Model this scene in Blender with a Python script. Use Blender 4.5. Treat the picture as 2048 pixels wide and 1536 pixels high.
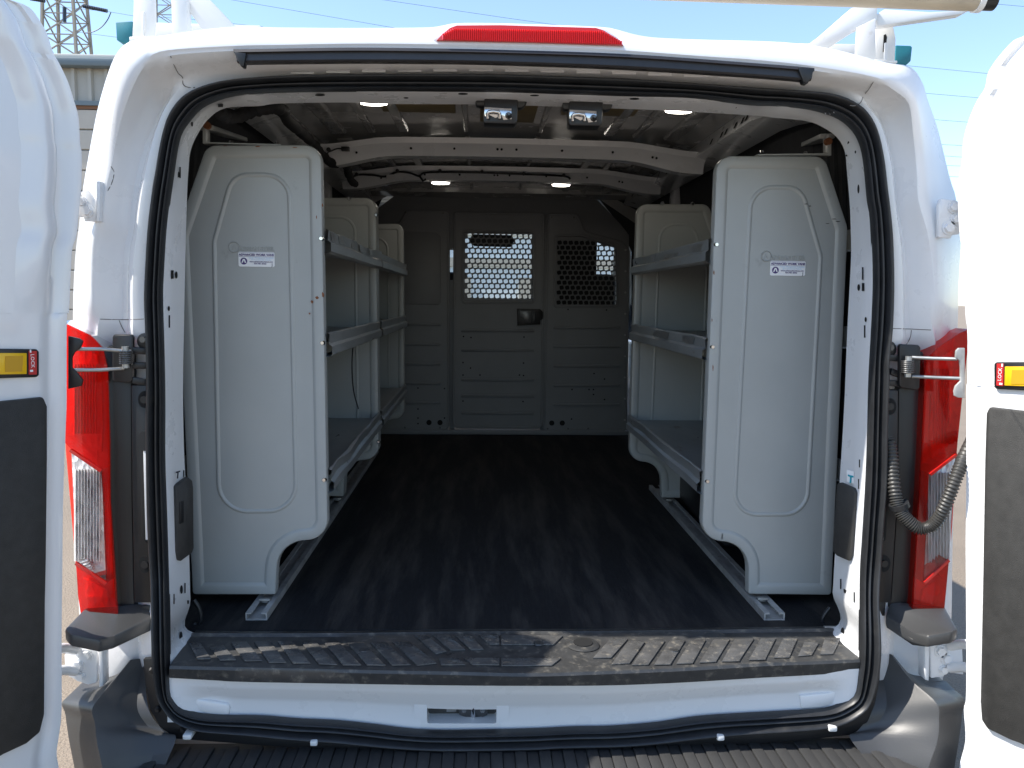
import bpy, bmesh, math, random
from mathutils import Vector, Matrix
random.seed(7)
for o in list(bpy.data.objects): bpy.data.objects.remove(o, do_unlink=True)
SC = bpy.context.scene
COL = SC.collection
# ------------------------------------------------------------------ camera
FPX = 1620.0
CAM = Vector((-.0965, -1.75, .79))
_p, _y, _r = [math.radians(a) for a in (6.02, 2.25, .715)]
FW = Vector((math.sin(_y)*math.cos(_p), math.cos(_y)*math.cos(_p), -math.sin(_p)))
_R0 = Vector((math.cos(_y), -math.sin(_y), 0)); _U0 = _R0.cross(FW)
RT = _R0*math.cos(_r)+_U0*math.sin(_r); UP = _U0*math.cos(_r)-_R0*math.sin(_r)
cd = bpy.data.cameras.new('camera'); cam = bpy.data.objects.new('camera', cd); COL.objects.link(cam)
M = Matrix.Identity(4)
for i in range(3): M[i][0] = RT[i]; M[i][1] = UP[i]; M[i][2] = -FW[i]; M[i][3] = CAM[i]
cam.matrix_world = M
cd.sensor_width = 36; cd.lens = 36*FPX/2048; cd.clip_end = 3000; cd.clip_start = .02
SC.camera = cam
# ------------------------------------------------------------------ light
SUN_DIR = Vector((-.78, -.108, 1.0)).normalized()          # from the scene towards the sun
w = bpy.data.worlds.new('World'); SC.world = w; w.use_nodes = True
nt = w.node_tree; bg = nt.nodes['Background']
sky = nt.nodes.new('ShaderNodeTexSky'); sky.sky_type = 'NISHITA'; sky.sun_disc = False
sky.sun_elevation = math.asin(SUN_DIR.z); sky.sun_rotation = math.atan2(SUN_DIR.x, SUN_DIR.y)
sky.air_density = 1.0; sky.dust_density = .5; sky.ozone_density = 1.8
nt.links.new(sky.outputs[0], bg.inputs[0]); bg.inputs[1].default_value = .15
sl = bpy.data.lights.new('sun', 'SUN'); sl.energy = 3.8; sl.angle = math.radians(.5); sl.color = (1, .95, .87)
so = bpy.data.objects.new('sun', sl); COL.objects.link(so)
so.rotation_euler = SUN_DIR.to_track_quat('Z', 'Y').to_euler(); so.location = (-5, -1, 8)
SC.view_settings.view_transform = 'Standard'; SC.view_settings.look = 'None'
SC.view_settings.exposure = 1.0; SC.view_settings.gamma = 1; SC.view_settings.use_curve_mapping = False
SC.render.engine = 'CYCLES'
SC.cycles.max_bounces = 12; SC.cycles.diffuse_bounces = 7; SC.cycles.transparent_max_bounces = 12
SC.render.resolution_x = 1024; SC.render.resolution_y = 768

# ------------------------------------------------------------------ helpers
def P(px, py, Y=None, Z=None, X=None, pl=None):
    """point of the place seen at a pixel of the photograph, on a given real plane"""
    d = FW+RT*((px-1024)/FPX)+UP*((768-py)/FPX)
    if pl is not None: t = (pl[0]-CAM).dot(pl[1])/d.dot(pl[1])
    elif Y is not None: t = (Y-CAM.y)/d.y
    elif Z is not None: t = (Z-CAM.z)/d.z
    else: t = (X-CAM.x)/d.x
    return CAM+d*t
def tag(o, label=None, cat=None, group=None, kind=None):
    if label: o['label'] = label
    if cat: o['category'] = cat
    if group: o['group'] = group
    if kind: o['kind'] = kind
    return o
def thing(name, label, cat, loc=(0, 0, 0), group=None):
    o = bpy.data.objects.new(name, None); COL.objects.link(o); o.location = loc; o.empty_display_size = .1
    return tag(o, label, cat, group)
def rootloc(p):
    while p.parent: p = p.parent
    return Vector(p.location)
def obj(name, V, F, mat, parent=None, smooth=None, bev=0, bseg=2, weld=False):
    V = [Vector(v) for v in V]
    if parent is not None: off = rootloc(parent)
    else:
        lo = [min(v[i] for v in V) for i in range(3)]; hi = [max(v[i] for v in V) for i in range(3)]
        off = Vector(((lo[0]+hi[0])/2, (lo[1]+hi[1])/2, lo[2]))
    me = bpy.data.meshes.new(name); me.from_pydata([v-off for v in V], [], F); me.update()
    if bev or weld:
        bm = bmesh.new(); bm.from_mesh(me)
        bmesh.ops.remove_doubles(bm, verts=bm.verts, dist=1e-5)
        if bev:
            bmesh.ops.recalc_face_normals(bm, faces=bm.faces)
            es = [e for e in bm.edges if len(e.link_faces) == 2 and e.calc_face_angle(0) > .5]
            bmesh.ops.bevel(bm, geom=es, offset=bev, segments=bseg, profile=.5, affect='EDGES', clamp_overlap=True)
        bm.to_mesh(me); bm.free()
    if smooth is not None or bev:
        for p in me.polygons: p.use_smooth = True
        me.set_sharp_from_angle(angle=math.radians(smooth or 40))
    me.materials.append(mat)
    o = bpy.data.objects.new(name, me); COL.objects.link(o)
    if parent is not None: o.parent = parent
    else: o.location = off
    return o
class G:
    """collects shapes for one mesh"""
    def __init__(s): s.V = []; s.F = []
    def add(s, V, F):
        n = len(s.V); s.V += [Vector(v) for v in V]; s.F += [[i+n for i in f] for f in F]; return s
    def box(s, a, b):
        x0, y0, z0 = a; x1, y1, z1 = b
        V = [(x, y, z) for z in (z0, z1) for y in (y0, y1) for x in (x0, x1)]
        return s.add(V, [(0, 1, 3, 2), (4, 6, 7, 5), (0, 4, 5, 1), (2, 3, 7, 6), (0, 2, 6, 4), (1, 5, 7, 3)])
    def bar(s, a, b, w, h, up=(0, 0, 1)):
        a = Vector(a); b = Vector(b); d = (b-a).normalized(); sd = d.cross(Vector(up)).normalized(); u = sd.cross(d)
        V = []
        for p in (a, b):
            for i, j in ((-1, -1), (1, -1), (1, 1), (-1, 1)): V.append(p+sd*(i*w/2)+u*(j*h/2))
        return s.add(V, [(0, 1, 2, 3), (7, 6, 5, 4), (0, 4, 5, 1), (1, 5, 6, 2), (2, 6, 7, 3), (3, 7, 4, 0)])
    def tube(s, path, r, n=8, cap=True, rf=None):
        pts = [Vector(p) for p in path]; V = []; F = []
        prev = None
        for i, p in enumerate(pts):
            t = (pts[min(i+1, len(pts)-1)]-pts[max(i-1, 0)]).normalized()
            if prev is None:
                a = Vector((0, 0, 1)) if abs(t.z) < .9 else Vector((1, 0, 0)); u = t.cross(a).normalized()
            else: u = (prev-t*prev.dot(t)).normalized()
            prev = u; v = t.cross(u); rr = rf(i) if rf else r
            for k in range(n):
                an = 2*math.pi*k/n; V.append(p+u*(math.cos(an)*rr)+v*(math.sin(an)*rr))
        for i in range(len(pts)-1):
            for k in range(n):
                k2 = (k+1) % n; F.append((i*n+k, i*n+k2, (i+1)*n+k2, (i+1)*n+k))
        if cap: F.append(tuple(range(n))[::-1]); F.append(tuple((len(pts)-1)*n+k for k in range(n)))
        return s.add(V, F)
    def cyl(s, c, ax, r, h, n=16, r2=None):
        c = Vector(c); ax = Vector(ax).normalized()
        return s.tube([c, c+ax*h], r, n, True, (lambda i: r if i == 0 else (r2 if r2 is not None else r)))
    def disc(s, c, ax, rx, rz, n=14):
        c = Vector(c); return s.add([c+Vector((math.cos(t)*rx, 0, math.sin(t)*rz)) for t in [2*math.pi*k/n for k in range(n)]], [tuple(range(n))])
    def prism(s, loop, dv):
        """closed loop of 3D points extruded by a vector"""
        n = len(loop); dv = Vector(dv); L = [Vector(p) for p in loop]
        V = L+[p+dv for p in L]
        F = [tuple(range(n)), tuple(range(n, 2*n))[::-1]]+[(i, i+n, (i+1) % n+n, (i+1) % n) for i in range(n)]
        return s.add(V, F)
    def loft(s, rings, closed=True, caps=(False, False)):
        n = len(rings[0]); V = [p for r in rings for p in r]; F = []
        for i in range(len(rings)-1):
            for k in range(n if closed else n-1):
                k2 = (k+1) % n; F.append((i*n+k, i*n+k2, (i+1)*n+k2, (i+1)*n+k))
        if caps[0]: F.append(tuple(range(n)))
        if caps[1]: F.append(tuple((len(rings)-1)*n+k for k in range(n))[::-1])
        return s.add(V, F)
    def build(s, name, mat, parent=None, **k): return obj(name, s.V, s.F, mat, parent, **k)
def pxp(name, pts, Y, th, mat, parent, bev=.0015, **k):
    """plate standing in the plane y=Y, its outline taken from photo pixels, th metres thick"""
    return G().prism([P(x, y, Y=Y) for x, y in pts], (0, th, 0)).build(name, mat, parent, bev=bev, **k)
def rloop(cs, d=0.0, seg=6):
    """rounded polygon in (x,z): corners (x,z,r), inset by d; same vertex count for every d"""
    n = len(cs); area = sum(cs[i][0]*cs[(i+1) % n][1]-cs[(i+1) % n][0]*cs[i][1] for i in range(n)); sg = 1 if area > 0 else -1
    P2 = [Vector((c[0], c[1])) for c in cs]; out = []
    L = []
    for i in range(n):
        a, b = P2[i], P2[(i+1) % n]; t = (b-a).normalized(); nrm = Vector((-t.y, t.x))*sg
        L.append((a+nrm*d, t))
    for i in range(n):
        (a, t1), (b, t2) = L[i-1], L[i]
        cr = t1.x*t2.y-t1.y*t2.x
        if abs(cr) < 1e-6: q = b
        else:
            s = ((b-a).x*t2.y-(b-a).y*t2.x)/cr; q = a+t1*s
        conv = cr*sg > 0; r = max(.0008, cs[i][2]+(-d if conv else d))
        ang = math.acos(max(-1, min(1, t1.dot(t2)))); tl = r*math.tan(ang/2)
        p0 = q-t1*tl; p1 = q+t2*tl
        cc = p0+Vector((-t1.y, t1.x))*(r if cr > 0 else -r)
        a0 = math.atan2(p0.y-cc.y, p0.x-cc.x); da = (ang if cr > 0 else -ang)
        for k in range(seg+1): out.append((cc.x+r*math.cos(a0+da*k/seg), cc.y+r*math.sin(a0+da*k/seg)))
    return out
def xz(loop, y): return [Vector((a, y, b)) for a, b in loop]
def catmull(pts, n, closed=True):
    m = len(pts); out = []
    segs = m if closed else m-1
    for i in range(segs):
        g = (lambda j: pts[j % m]) if closed else (lambda j: pts[max(0, min(m-1, j))])
        p0, p1, p2, p3 = g(i-1), g(i), g(i+1), g(i+2)
        for k in range(n):
            t = k/n
            out.append(tuple(.5*((2*b)+(-a+c)*t+(2*a-5*b+4*c-d)*t*t+(-a+3*b-3*c+d)*t**3) for a, b, c, d in zip(p0, p1, p2, p3)))
    if not closed: out.append(tuple(pts[-1]))
    return out

# ------------------------------------------------------------------ materials
def mat(name, col, rough=.5, metal=0, vary=None, bump=None, coat=0, spec=.5, col2=None, mask=None, stretch=(1, 1, 1), rvary=0):
    m = bpy.data.materials.new(name); m.use_nodes = True; n = m.node_tree; b = n.nodes['Principled BSDF']
    b.inputs['Base Color'].default_value = (*col, 1); b.inputs['Roughness'].default_value = rough; b.inputs['Metallic'].default_value = metal
    b.inputs['Specular IOR Level'].default_value = spec
    if coat: b.inputs['Coat Weight'].default_value = coat; b.inputs['Coat Roughness'].default_value = .06
    tc = n.nodes.new('ShaderNodeTexCoord'); mp = n.nodes.new('ShaderNodeMapping'); mp.inputs['Scale'].default_value = stretch
    n.links.new(tc.outputs['Object'], mp.inputs[0])
    def noise(sc, det=6, r=.6):
        t = n.nodes.new('ShaderNodeTexNoise'); t.inputs['Scale'].default_value = sc; t.inputs['Detail'].default_value = det; t.inputs['Roughness'].default_value = r
        n.links.new(mp.outputs[0], t.inputs['Vector']); return t
    last = None
    if vary:
        t = noise(vary[0]); mx = n.nodes.new('ShaderNodeMix'); mx.data_type = 'RGBA'
        rp = n.nodes.new('ShaderNodeMapRange'); rp.inputs[1].default_value = .3; rp.inputs[2].default_value = .7
        n.links.new(t.outputs[0], rp.inputs[0]); n.links.new(rp.outputs[0], mx.inputs[0])
        k = vary[1]
        mx.inputs[6].default_value = (*[c*(1-k) for c in col], 1); mx.inputs[7].default_value = (*[min(1, c*(1+k)) for c in col], 1)
        n.links.new(mx.outputs[2], b.inputs['Base Color']); last = mx.outputs[2]
    if col2:
        t = noise(mask[0], 8, .65); rp = n.nodes.new('ShaderNodeMapRange'); rp.inputs[1].default_value = mask[1]; rp.inputs[2].default_value = mask[2]
        rp.inputs[4].default_value = mask[3] if len(mask) > 3 else 1
        n.links.new(t.outputs[0], rp.inputs[0]); mx = n.nodes.new('ShaderNodeMix'); mx.data_type = 'RGBA'
        n.links.new(rp.outputs[0], mx.inputs[0])
        if last: n.links.new(last, mx.inputs[6])
        else: mx.inputs[6].default_value = (*col, 1)
        mx.inputs[7].default_value = (*col2, 1); n.links.new(mx.outputs[2], b.inputs['Base Color'])
    if rvary:
        t = noise(rvary[0]); rp = n.nodes.new('ShaderNodeMapRange'); rp.inputs[1].default_value = .3; rp.inputs[2].default_value = .7
        rp.inputs[3].default_value = rough-rvary[1]; rp.inputs[4].default_value = rough+rvary[1]
        n.links.new(t.outputs[0], rp.inputs[0]); n.links.new(rp.outputs[0], b.inputs['Roughness'])
    if bump:
        t = noise(bump[0], 3); bp = n.nodes.new('ShaderNodeBump'); bp.inputs['Strength'].default_value = bump[1]; bp.inputs['Distance'].default_value = bump[2] if len(bump) > 2 else .002
        n.links.new(t.outputs[0], bp.inputs['Height']); n.links.new(bp.outputs[0], b.inputs['Normal'])
    return m
WHITE = mat('white_paint', (.76, .765, .77), .3, vary=(3, .02), coat=.6, col2=(.52, .48, .42), mask=(9, .62, .8, .35), rvary=(12, .06), bump=(5, .12, .004))
WHITE_DOOR = mat('white_door_paint', (.8, .8, .8), .25, vary=(3, .015), coat=.7, col2=(.5, .47, .42), mask=(14, .68, .82, .4), bump=(3, .1, .004))
CEIL = mat('unlit_ceiling_paint', (.34, .335, .325), .22, vary=(5, .1), coat=.5, bump=(4, .35, .01), rvary=(7, .1))  # white roof paint darkened in colour because the ceiling is unlit
GREYSH = mat('shelf_powder_coat', (.375, .385, .37), .36, vary=(4, .05), bump=(700, .12, .0004), col2=(.12, .115, .11), mask=(11, .66, .74, .35), rvary=(5, .08))
GREYSHELF = mat('worn_shelf_metal', (.32, .335, .335), .38, metal=.3, vary=(10, .2), bump=(40, .2, .001), col2=(.17, .09, .05), mask=(16, .6, .7, .8), rvary=(20, .12), stretch=(1, .3, 1))
PART = mat('shaded_partition_coat', (.2, .205, .21), .48, vary=(5, .06), bump=(500, .15, .0005), col2=(.05, .05, .05), mask=(18, .7, .8, .5))  # shelf grey with the dimness of the far end put into the colour
RUBBER = mat('rubber_seal', (.018, .019, .021), .42, vary=(30, .25), bump=(90, .15, .0006), col2=(.09, .08, .065), mask=(14, .6, .8, .35), spec=.5)
TAPE = mat('harness_tape', (.012, .012, .013), .75, bump=(120, .3, .001))
MAT = mat('cargo_mat_rubber', (.012, .0125, .0145), .75, spec=.35, vary=(60, .35), bump=(420, .6, .002), col2=(.085, .075, .066), mask=(3.2, .46, .72, .75), stretch=(3.4, .4, 1))
PLATE = mat('sill_plate_plastic', (.045, .045, .045), .38, vary=(40, .2), bump=(160, .3, .0006), col2=(.22, .2, .165), mask=(48, .54, .7, .55), rvary=(20, .12))
PADS = mat('worn_tread_pad', (.085, .084, .083), .3, vary=(30, .3), bump=(120, .4, .0008), col2=(.3, .27, .22), mask=(55, .55, .68, .6), rvary=(25, .15))
BLACK = mat('black_plastic', (.013, .013, .014), .4, bump=(300, .15, .0004), vary=(20, .15))
BUMP = mat('bumper_plastic', (.05, .05, .05), .42, bump=(420, .35, .0006), vary=(6, .08), col2=(.16, .155, .14), mask=(22, .68, .78, .35), rvary=(9, .06))
TRIM = mat('door_trim_plastic', (.035, .034, .032), .55, bump=(520, .6, .001), vary=(40, .2), col2=(.14, .135, .125), mask=(12, .66, .8, .35))
FOAM = mat('ribbed_insulation', (.022, .023, .026), .85, vary=(20, .2), bump=(60, .3, .002))
METAL = mat('galvanised_steel', (.42, .42, .41), .38, metal=.8, vary=(25, .2), bump=(60, .1, .001), rvary=(20, .1))
RAIL = mat('aluminium_channel', (.4, .4, .39), .45, metal=.2, vary=(20, .25), col2=(.1, .07, .05), mask=(25, .58, .72, .7))
CHROME = mat('polished_steel', (.7, .7, .7), .14, metal=1, rvary=(30, .06))
DSTEEL = mat('dark_steel', (.12, .12, .12), .35, metal=.8, rvary=(30, .1))
HOLE_SHADE = mat('painted_hole_shade', (.008, .008, .008), .9)  # near-black colour painted on flat patches for the shade inside holes
TEAL = mat('teal_plastic', (.015, .17, .21), .5, vary=(14, .2), bump=(60, .2, .001), col2=(.1, .3, .33), mask=(20, .6, .75, .4))
RACKW = mat('rack_white_enamel', (.78, .77, .74), .35, vary=(6, .03), col2=(.45, .38, .28), mask=(18, .62, .75, .5))
PVC = mat('weathered_tube', (.5, .42, .3), .5, vary=(14, .15), col2=(.25, .2, .15), mask=(12, .55, .75, .7), stretch=(.3, 1, 1))
BROWN = mat('sound_deadener', (.22, .165, .075), .6, vary=(30, .12), bump=(60, .2, .001))
YEL = mat('yellow_plastic', (.85, .5, .01), .35, bump=(200, .1, .0003))
REDP = mat('red_sticker', (.5, .02, .02), .35)
WHITEP = mat('white_print', (.85, .85, .85), .4)
PURP = mat('purple_print', (.06, .03, .16), .4)
BLUEP = mat('pale_blue_print', (.45, .62, .8), .4)
TEALP = mat('teal_print', (.0, .3, .4), .4)
NAVY = mat('black_marker', (.02, .02, .03), .5)
CLIPW = mat('white_clip', (.7, .7, .69), .4)
RUST = mat('rust', (.2, .075, .03), .8, vary=(90, .4))
SEAT = mat('seat_fabric', (.02, .02, .022), .9)
GROUND = mat('weathered_asphalt', (.25, .2, .15), .9, vary=(2, .08), bump=(90, .9, .01), col2=(.09, .08, .07), mask=(160, .5, .62, .65))  # weathered grey-brown base with random darker specks
CORR = mat('beige_metal_siding', (.4, .385, .34), .45, vary=(2, .04))
GUTT = mat('grey_gutter', (.14, .18, .2), .5)
CAPW = mat('pale_roof_edge', (.6, .58, .52), .5)
BRICK = mat('brown_lintel', (.2, .1, .055), .8)
SHUT = mat('pale_shutter', (.46, .42, .36), .5, vary=(3, .04))
PALEW = mat('pale_blue_siding', (.75, .8, .82), .5, vary=(1, .04))
LATT = mat('galvanised_lattice', (.3, .27, .22), .6)
INSU = mat('insulator_glaze', (.03, .04, .06), .3)
WIRE = mat('wire', (.05, .06, .08), .5)
def lens_mat(name, col, glossrough=.08, bscale=0):
    m = bpy.data.materials.new(name); m.use_nodes = True; n = m.node_tree
    for x in list(n.nodes): n.nodes.remove(x)
    out = n.nodes.new('ShaderNodeOutputMaterial'); tr = n.nodes.new('ShaderNodeBsdfTransparent'); gl = n.nodes.new('ShaderNodeBsdfGlossy')
    tr.inputs[0].default_value = (*col, 1); gl.inputs['Roughness'].default_value = glossrough
    fr = n.nodes.new('ShaderNodeFresnel'); fr.inputs[0].default_value = 1.5; mx = n.nodes.new('ShaderNodeMixShader')
    src = tr.outputs[0]
    if bscale:
        df = n.nodes.new('ShaderNodeBsdfDiffuse'); df.inputs[0].default_value = (.85, .03, .015, 1); m2 = n.nodes.new('ShaderNodeMixShader'); m2.inputs[0].default_value = bscale
        n.links.new(tr.outputs[0], m2.inputs[1]); n.links.new(df.outputs[0], m2.inputs[2]); src = m2.outputs[0]
    n.links.new(fr.outputs[0], mx.inputs[0]); n.links.new(src, mx.inputs[1]); n.links.new(gl.outputs[0], mx.inputs[2]); n.links.new(mx.outputs[0], out.inputs[0])
    return m
REDL = lens_mat('red_lens', (1, .07, .03), bscale=.16); CLEARL = lens_mat('clear_lens', (.93, .93, .93)); GLASS = lens_mat('window_glass', (.85, .9, .88), .02)
def reflector(name, col, sc):
    m = bpy.data.materials.new(name); m.use_nodes = True; n = m.node_tree; b = n.nodes['Principled BSDF']
    b.inputs['Base Color'].default_value = (*col, 1); b.inputs['Metallic'].default_value = .2; b.inputs['Roughness'].default_value = .3
    tc = n.nodes.new('ShaderNodeTexCoord'); v = n.nodes.new('ShaderNodeTexVoronoi'); v.inputs['Scale'].default_value = sc
    mp = n.nodes.new('ShaderNodeMapping'); mp.inputs['Scale'].default_value = (1.6, 1, .8); n.links.new(tc.outputs['Object'], mp.inputs[0]); n.links.new(mp.outputs[0], v.inputs['Vector'])
    bp = n.nodes.new('ShaderNodeBump'); bp.inputs['Strength'].default_value = .8; bp.inputs['Distance'].default_value = .006
    n.links.new(v.outputs[0], bp.inputs['Height']); n.links.new(bp.outputs[0], b.inputs['Normal'])
    return m
REFL = reflector('lamp_reflector', (.85, .85, .85), 60)
def emis(name, col, s):
    m = bpy.data.materials.new(name); m.use_nodes = True; b = m.node_tree.nodes['Principled BSDF']
    b.inputs['Base Color'].default_value = (.8, .8, .8, 1); b.inputs['Emission Color'].default_value = (*col, 1); b.inputs['Emission Strength'].default_value = s; return m
LED = emis('lit_led_lens', (1, .93, .82), 9)

def text(name, body, size, loc, mat_, parent, th=.0002, align='CENTER', bold=0, rotz=0, normal='-y', sx=1):
    cu = bpy.data.curves.new(name, 'FONT'); cu.body = body; cu.size = size; cu.align_x = align; cu.extrude = th; cu.offset = bold; cu.resolution_u = 2
    t = bpy.data.objects.new(name, cu); COL.objects.link(t); dg = bpy.context.evaluated_depsgraph_get(); dg.update()
    me = bpy.data.meshes.new_from_object(t.evaluated_get(dg)); bpy.data.objects.remove(t)
    V = [Vector(v.co) for v in me.vertices]; F = [tuple(p.vertices) for p in me.polygons]; loc = Vector(loc)
    if callable(normal): W = [normal(v.x*sx, v.y, v.z) for v in V]
    else: W = [loc+Vector((v.x*sx, -v.z, v.y)) for v in V]
    return obj(name, W, F, mat_, parent)

# ================================================================== setting
GZ = -.68
g = G().add([(-400, -400, GZ), (400, -400, GZ), (400, 900, GZ), (-400, 900, GZ)], [(0, 1, 2, 3)]).build('ground', GROUND); tag(g, kind='structure')

# ================================================================== van
van = thing('cargo_van', 'white cargo van seen from behind with both rear doors swung open', 'van', (0, 1.5, GZ))
SO = [(520,156),(457,162.5),(406,175),(368,195.5),(343,228.5),(330,267),(322.5,300),(315,343),(308.5,381),(299,462),(294,544),(292,599),(294,653),(296,735),(296,800),(295,835),(296.6,999),(300.8,1108),(304.7,1175),(307,1302),(311,1353),(320,1391),(338,1419),(355.5,1437),(393.6,1455),(448,1462),(520,1469),(597,1477),(671,1482),(782,1492),(894,1497),(1060,1495),(1111,1492),(1260,1488),(1371,1477),(1482,1466),(1631,1455),(1686,1442),(1724,1417.5),(1742,1388),(1753,1347),(1758,1302),(1756.5,1252),(1754,1201),(1757.6,1135),(1763,1053),(1770,971),(1770.7,862),(1774,763),(1774,722),(1781,653),(1783.5,571),(1781,476),(1774,407),(1770,374.6),(1763.6,321),(1751.5,267.6),(1735.5,233),(1714,211),(1671,191),(1607,183),(1500,176),(1381,168),(1254,159),(1127,154),(1000,150),(881,149),(703,150),(600,152)]
SI = [(520,186),(457,193),(406,213),(376,244),(360.6,269),(353,300),(345,355),(340,390),(332,457),(326.7,544),(325,599),(328,708),(329.5,800),(329.5,917),(333,1026),(337,1163),(339,1315),(340.3,1378.5),(345,1396),(363,1417),(396,1429),(444,1433),(520,1434),(597,1440),(671,1443.5),(745,1451),(819.5,1460),(894,1463),(1060,1460),(1148,1456),(1223,1454.6),(1315,1447),(1408,1434),(1556.6,1425),(1649,1419),(1686,1406),(1709,1388),(1716,1347),(1720,1297),(1721,1150),(1725,1081),(1731.6,971),(1735.7,862),(1738,763),(1745,626),(1747,544),(1742.5,435),(1737,401),(1729,321),(1719,281),(1701,254),(1671,233),(1620,218),(1553.5,211),(1500,209),(1381,195.5),(1254,192),(1127,188),(1000,184),(754,182),(601,183)]
RI = [(520,212),(452,216),(419,236),(396,267),(381,302),(377,340),(374.6,380),(371,500),(368,650),(366,780),(368,900),(373,1000),(378,1100),(381,1200),(386,1265),(600,1266),(1030,1266),(1400,1262),(1661,1258),(1665,1188),(1666,1176),(1670,1108),(1684,889),(1689,800),(1695,653),(1702,517),(1701.5,462),(1699,401),(1693,334),(1690,305),(1677,278),(1650,257),(1612,242),(1532,234),(1520,232),(1330,221),(1109,213),(952,209),(767,208),(695,205),(560,207)]
RO = [(340,105),(300,122),(275,155),(250,215),(235,270),(225,320),(212,380),(205,440),(193,470),(188,520),(187,640),(186,800),(188,1100),(192,1250),(205,1340),(240,1430),(320,1500),(500,1530),(1030,1540),(1500,1530),(1720,1500),(1820,1440),(1862,1340),(1872,1250),(1874,1100),(1878,800),(1872,670),(1868,560),(1856,470),(1837,401),(1834,348),(1826,268),(1818,209),(1794,185),(1746,159),(1640,140),(1520,126),(1400,117),(1250,106),(1050,98),(760,92),(560,95),(475,97)]
RS = [(300,74),(262,82),(240,98),(222,130),(200,200),(185,270),(165,385),(158,450),(150,520),(146,640),(150,800),(155,1100),(160,1250),(175,1340),(210,1440),(300,1520),(500,1550),(1030,1560),(1500,1550),(1740,1520),(1850,1450),(1890,1340),(1902,1250),(1905,1100),(1912,800),(1915,670),(1918,560),(1922,470),(1912,396),(1901,361),(1888,308),(1874.6,254),(1856,201),(1845,166),(1821,134),(1767,124),(1660,97),(1560,84),(1400,79),(1310,75),(1270,69),(1240,61),(1200,54),(1050,48),(960,46),(908,47),(880,52),(850,55),(700,56),(560,55),(480,53),(400,60),(340,69)]
CEN = (1030, 790)
def polar(pts, angs):
    d = catmull([tuple(map(float, p)) for p in pts], 12)
    a = [(math.atan2(y-CEN[1], x-CEN[0]), math.hypot(x-CEN[0], y-CEN[1])) for x, y in d]; a.sort()
    A = [q[0] for q in a]; R = [q[1] for q in a]; out = []; import bisect
    for t in angs:
        i = bisect.bisect(A, t); i0 = (i-1) % len(A); i1 = i % len(A); a0, a1 = A[i0], A[i1]
        if i == 0: a0 -= 2*math.pi
        if i == len(A): a1 += 2*math.pi
        k = 0 if a1 == a0 else (t-a0)/(a1-a0); r = R[i0]*(1-k)+R[i1]*k
        out.append((CEN[0]+r*math.cos(t), CEN[1]+r*math.sin(t)))
    return out
# angle samples at equal steps along the seal
_d = catmull([tuple(map(float, p)) for p in SO], 12); _L = [0]
for i in range(1, len(_d)+1): _L.append(_L[-1]+math.dist(_d[i % len(_d)], _d[i-1]))
ANG = []; j = 0; NA = 420
for k in range(NA):
    s = _L[-1]*k/NA
    while _L[j+1] < s: j += 1
    t = (s-_L[j])/(_L[j+1]-_L[j]); a, b = _d[j], _d[(j+1) % len(_d)]
    ANG.append(math.atan2(a[1]*(1-t)+b[1]*t-CEN[1], a[0]*(1-t)+b[0]*t-CEN[0]))
ANG = sorted(set(ANG))
def ring(pts, yf):
    return [P(x, y, Y=(yf(x, y) if callable(yf) else yf)) for x, y in polar(pts, ANG)]
def lerp_ring(A, B, t, dy=0): return [a.lerp(b, t)+Vector((0, dy, 0)) for a, b in zip(A, B)]
def setY(A, y): return [Vector((p.x, y, p.z)) for p in A]
def sstep(a, b, x):
    t = max(0, min(1, (x-a)/(b-a))); return t*t*(3-2*t)
lean = lambda x, y: -.055*(0 if y < 1100 else min(1, (y-1100)/230)**2*(3-2*min(1, (y-1100)/230)))   # the sill stands farther back than the header
rSO = ring(SO, lean); rSI = ring(SI, lean)
def offY(A, d): return [p+Vector((0, d, 0)) for p in A]
rRO = ring(RO, lambda x, y: (-.07)*(1-sstep(110, 330, y))+.055*sstep(600, 760, y)+.0)
rRS = ring(RS, lambda x, y: (-.037)*(1-sstep(90, 260, y))+.075*sstep(90, 330, y)+.03*sstep(600, 760, y))
rRI = ring(RI, .105)
def recess(t, base):     # depth of the door jamb between seal and body edge
    out = []
    for a, b in zip(rSO, rRO):
        p = a.lerp(b, t); z = p.z; top = sstep(1.18, 1.26, z); base_ = base+a.y*(1-t)
        low = sstep(.72, .64, z)*min(1, t*7)
        out.append(Vector((p.x, base_*(1-top)+(a.y*(1-t)+b.y*sstep(.0, .95, t))*top+.035*low, z)))
    return out
rings = [offY(rSO, .004), recess(.12, .0), recess(.26, .0), recess(.38, .014), recess(.48, .034), recess(.6, .038), recess(.72, .031), recess(.9, .008)]
rings += [rRO, lerp_ring(rRO, rRS, .08, -.006), lerp_ring(rRO, rRS, .3, -.012), lerp_ring(rRO, rRS, .65, -.008), rRS]
def grow(y, dz): return [Vector((p.x, y, p.z+dz*sstep(.9, 1.25, p.z))) for p in rRS]
rings += [grow(.14, .02), grow(.3, .052), grow(.6, .085), grow(1.5, .105), grow(2.98, .10)]
G().loft(rings).build('body_shell', WHITE, van, smooth=38)
# door frame seen inside the seal
rr = [offY(rSI, .004), lerp_ring(rSI, rRI, .25, -.018), lerp_ring(rSI, rRI, .6, -.012), rRI]
for q_ in rr[0:3]:
    for p_ in q_:
        if p_.z < -.03: p_.y += .07*sstep(-.03, -.06, p_.z)
rb = [Vector((p.x*1.06, .108, .5+(p.z-.5)*1.05)) for p in rRI]
G().loft(rr+[rb]).build('door_frame', WHITE, van, smooth=50)
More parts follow.
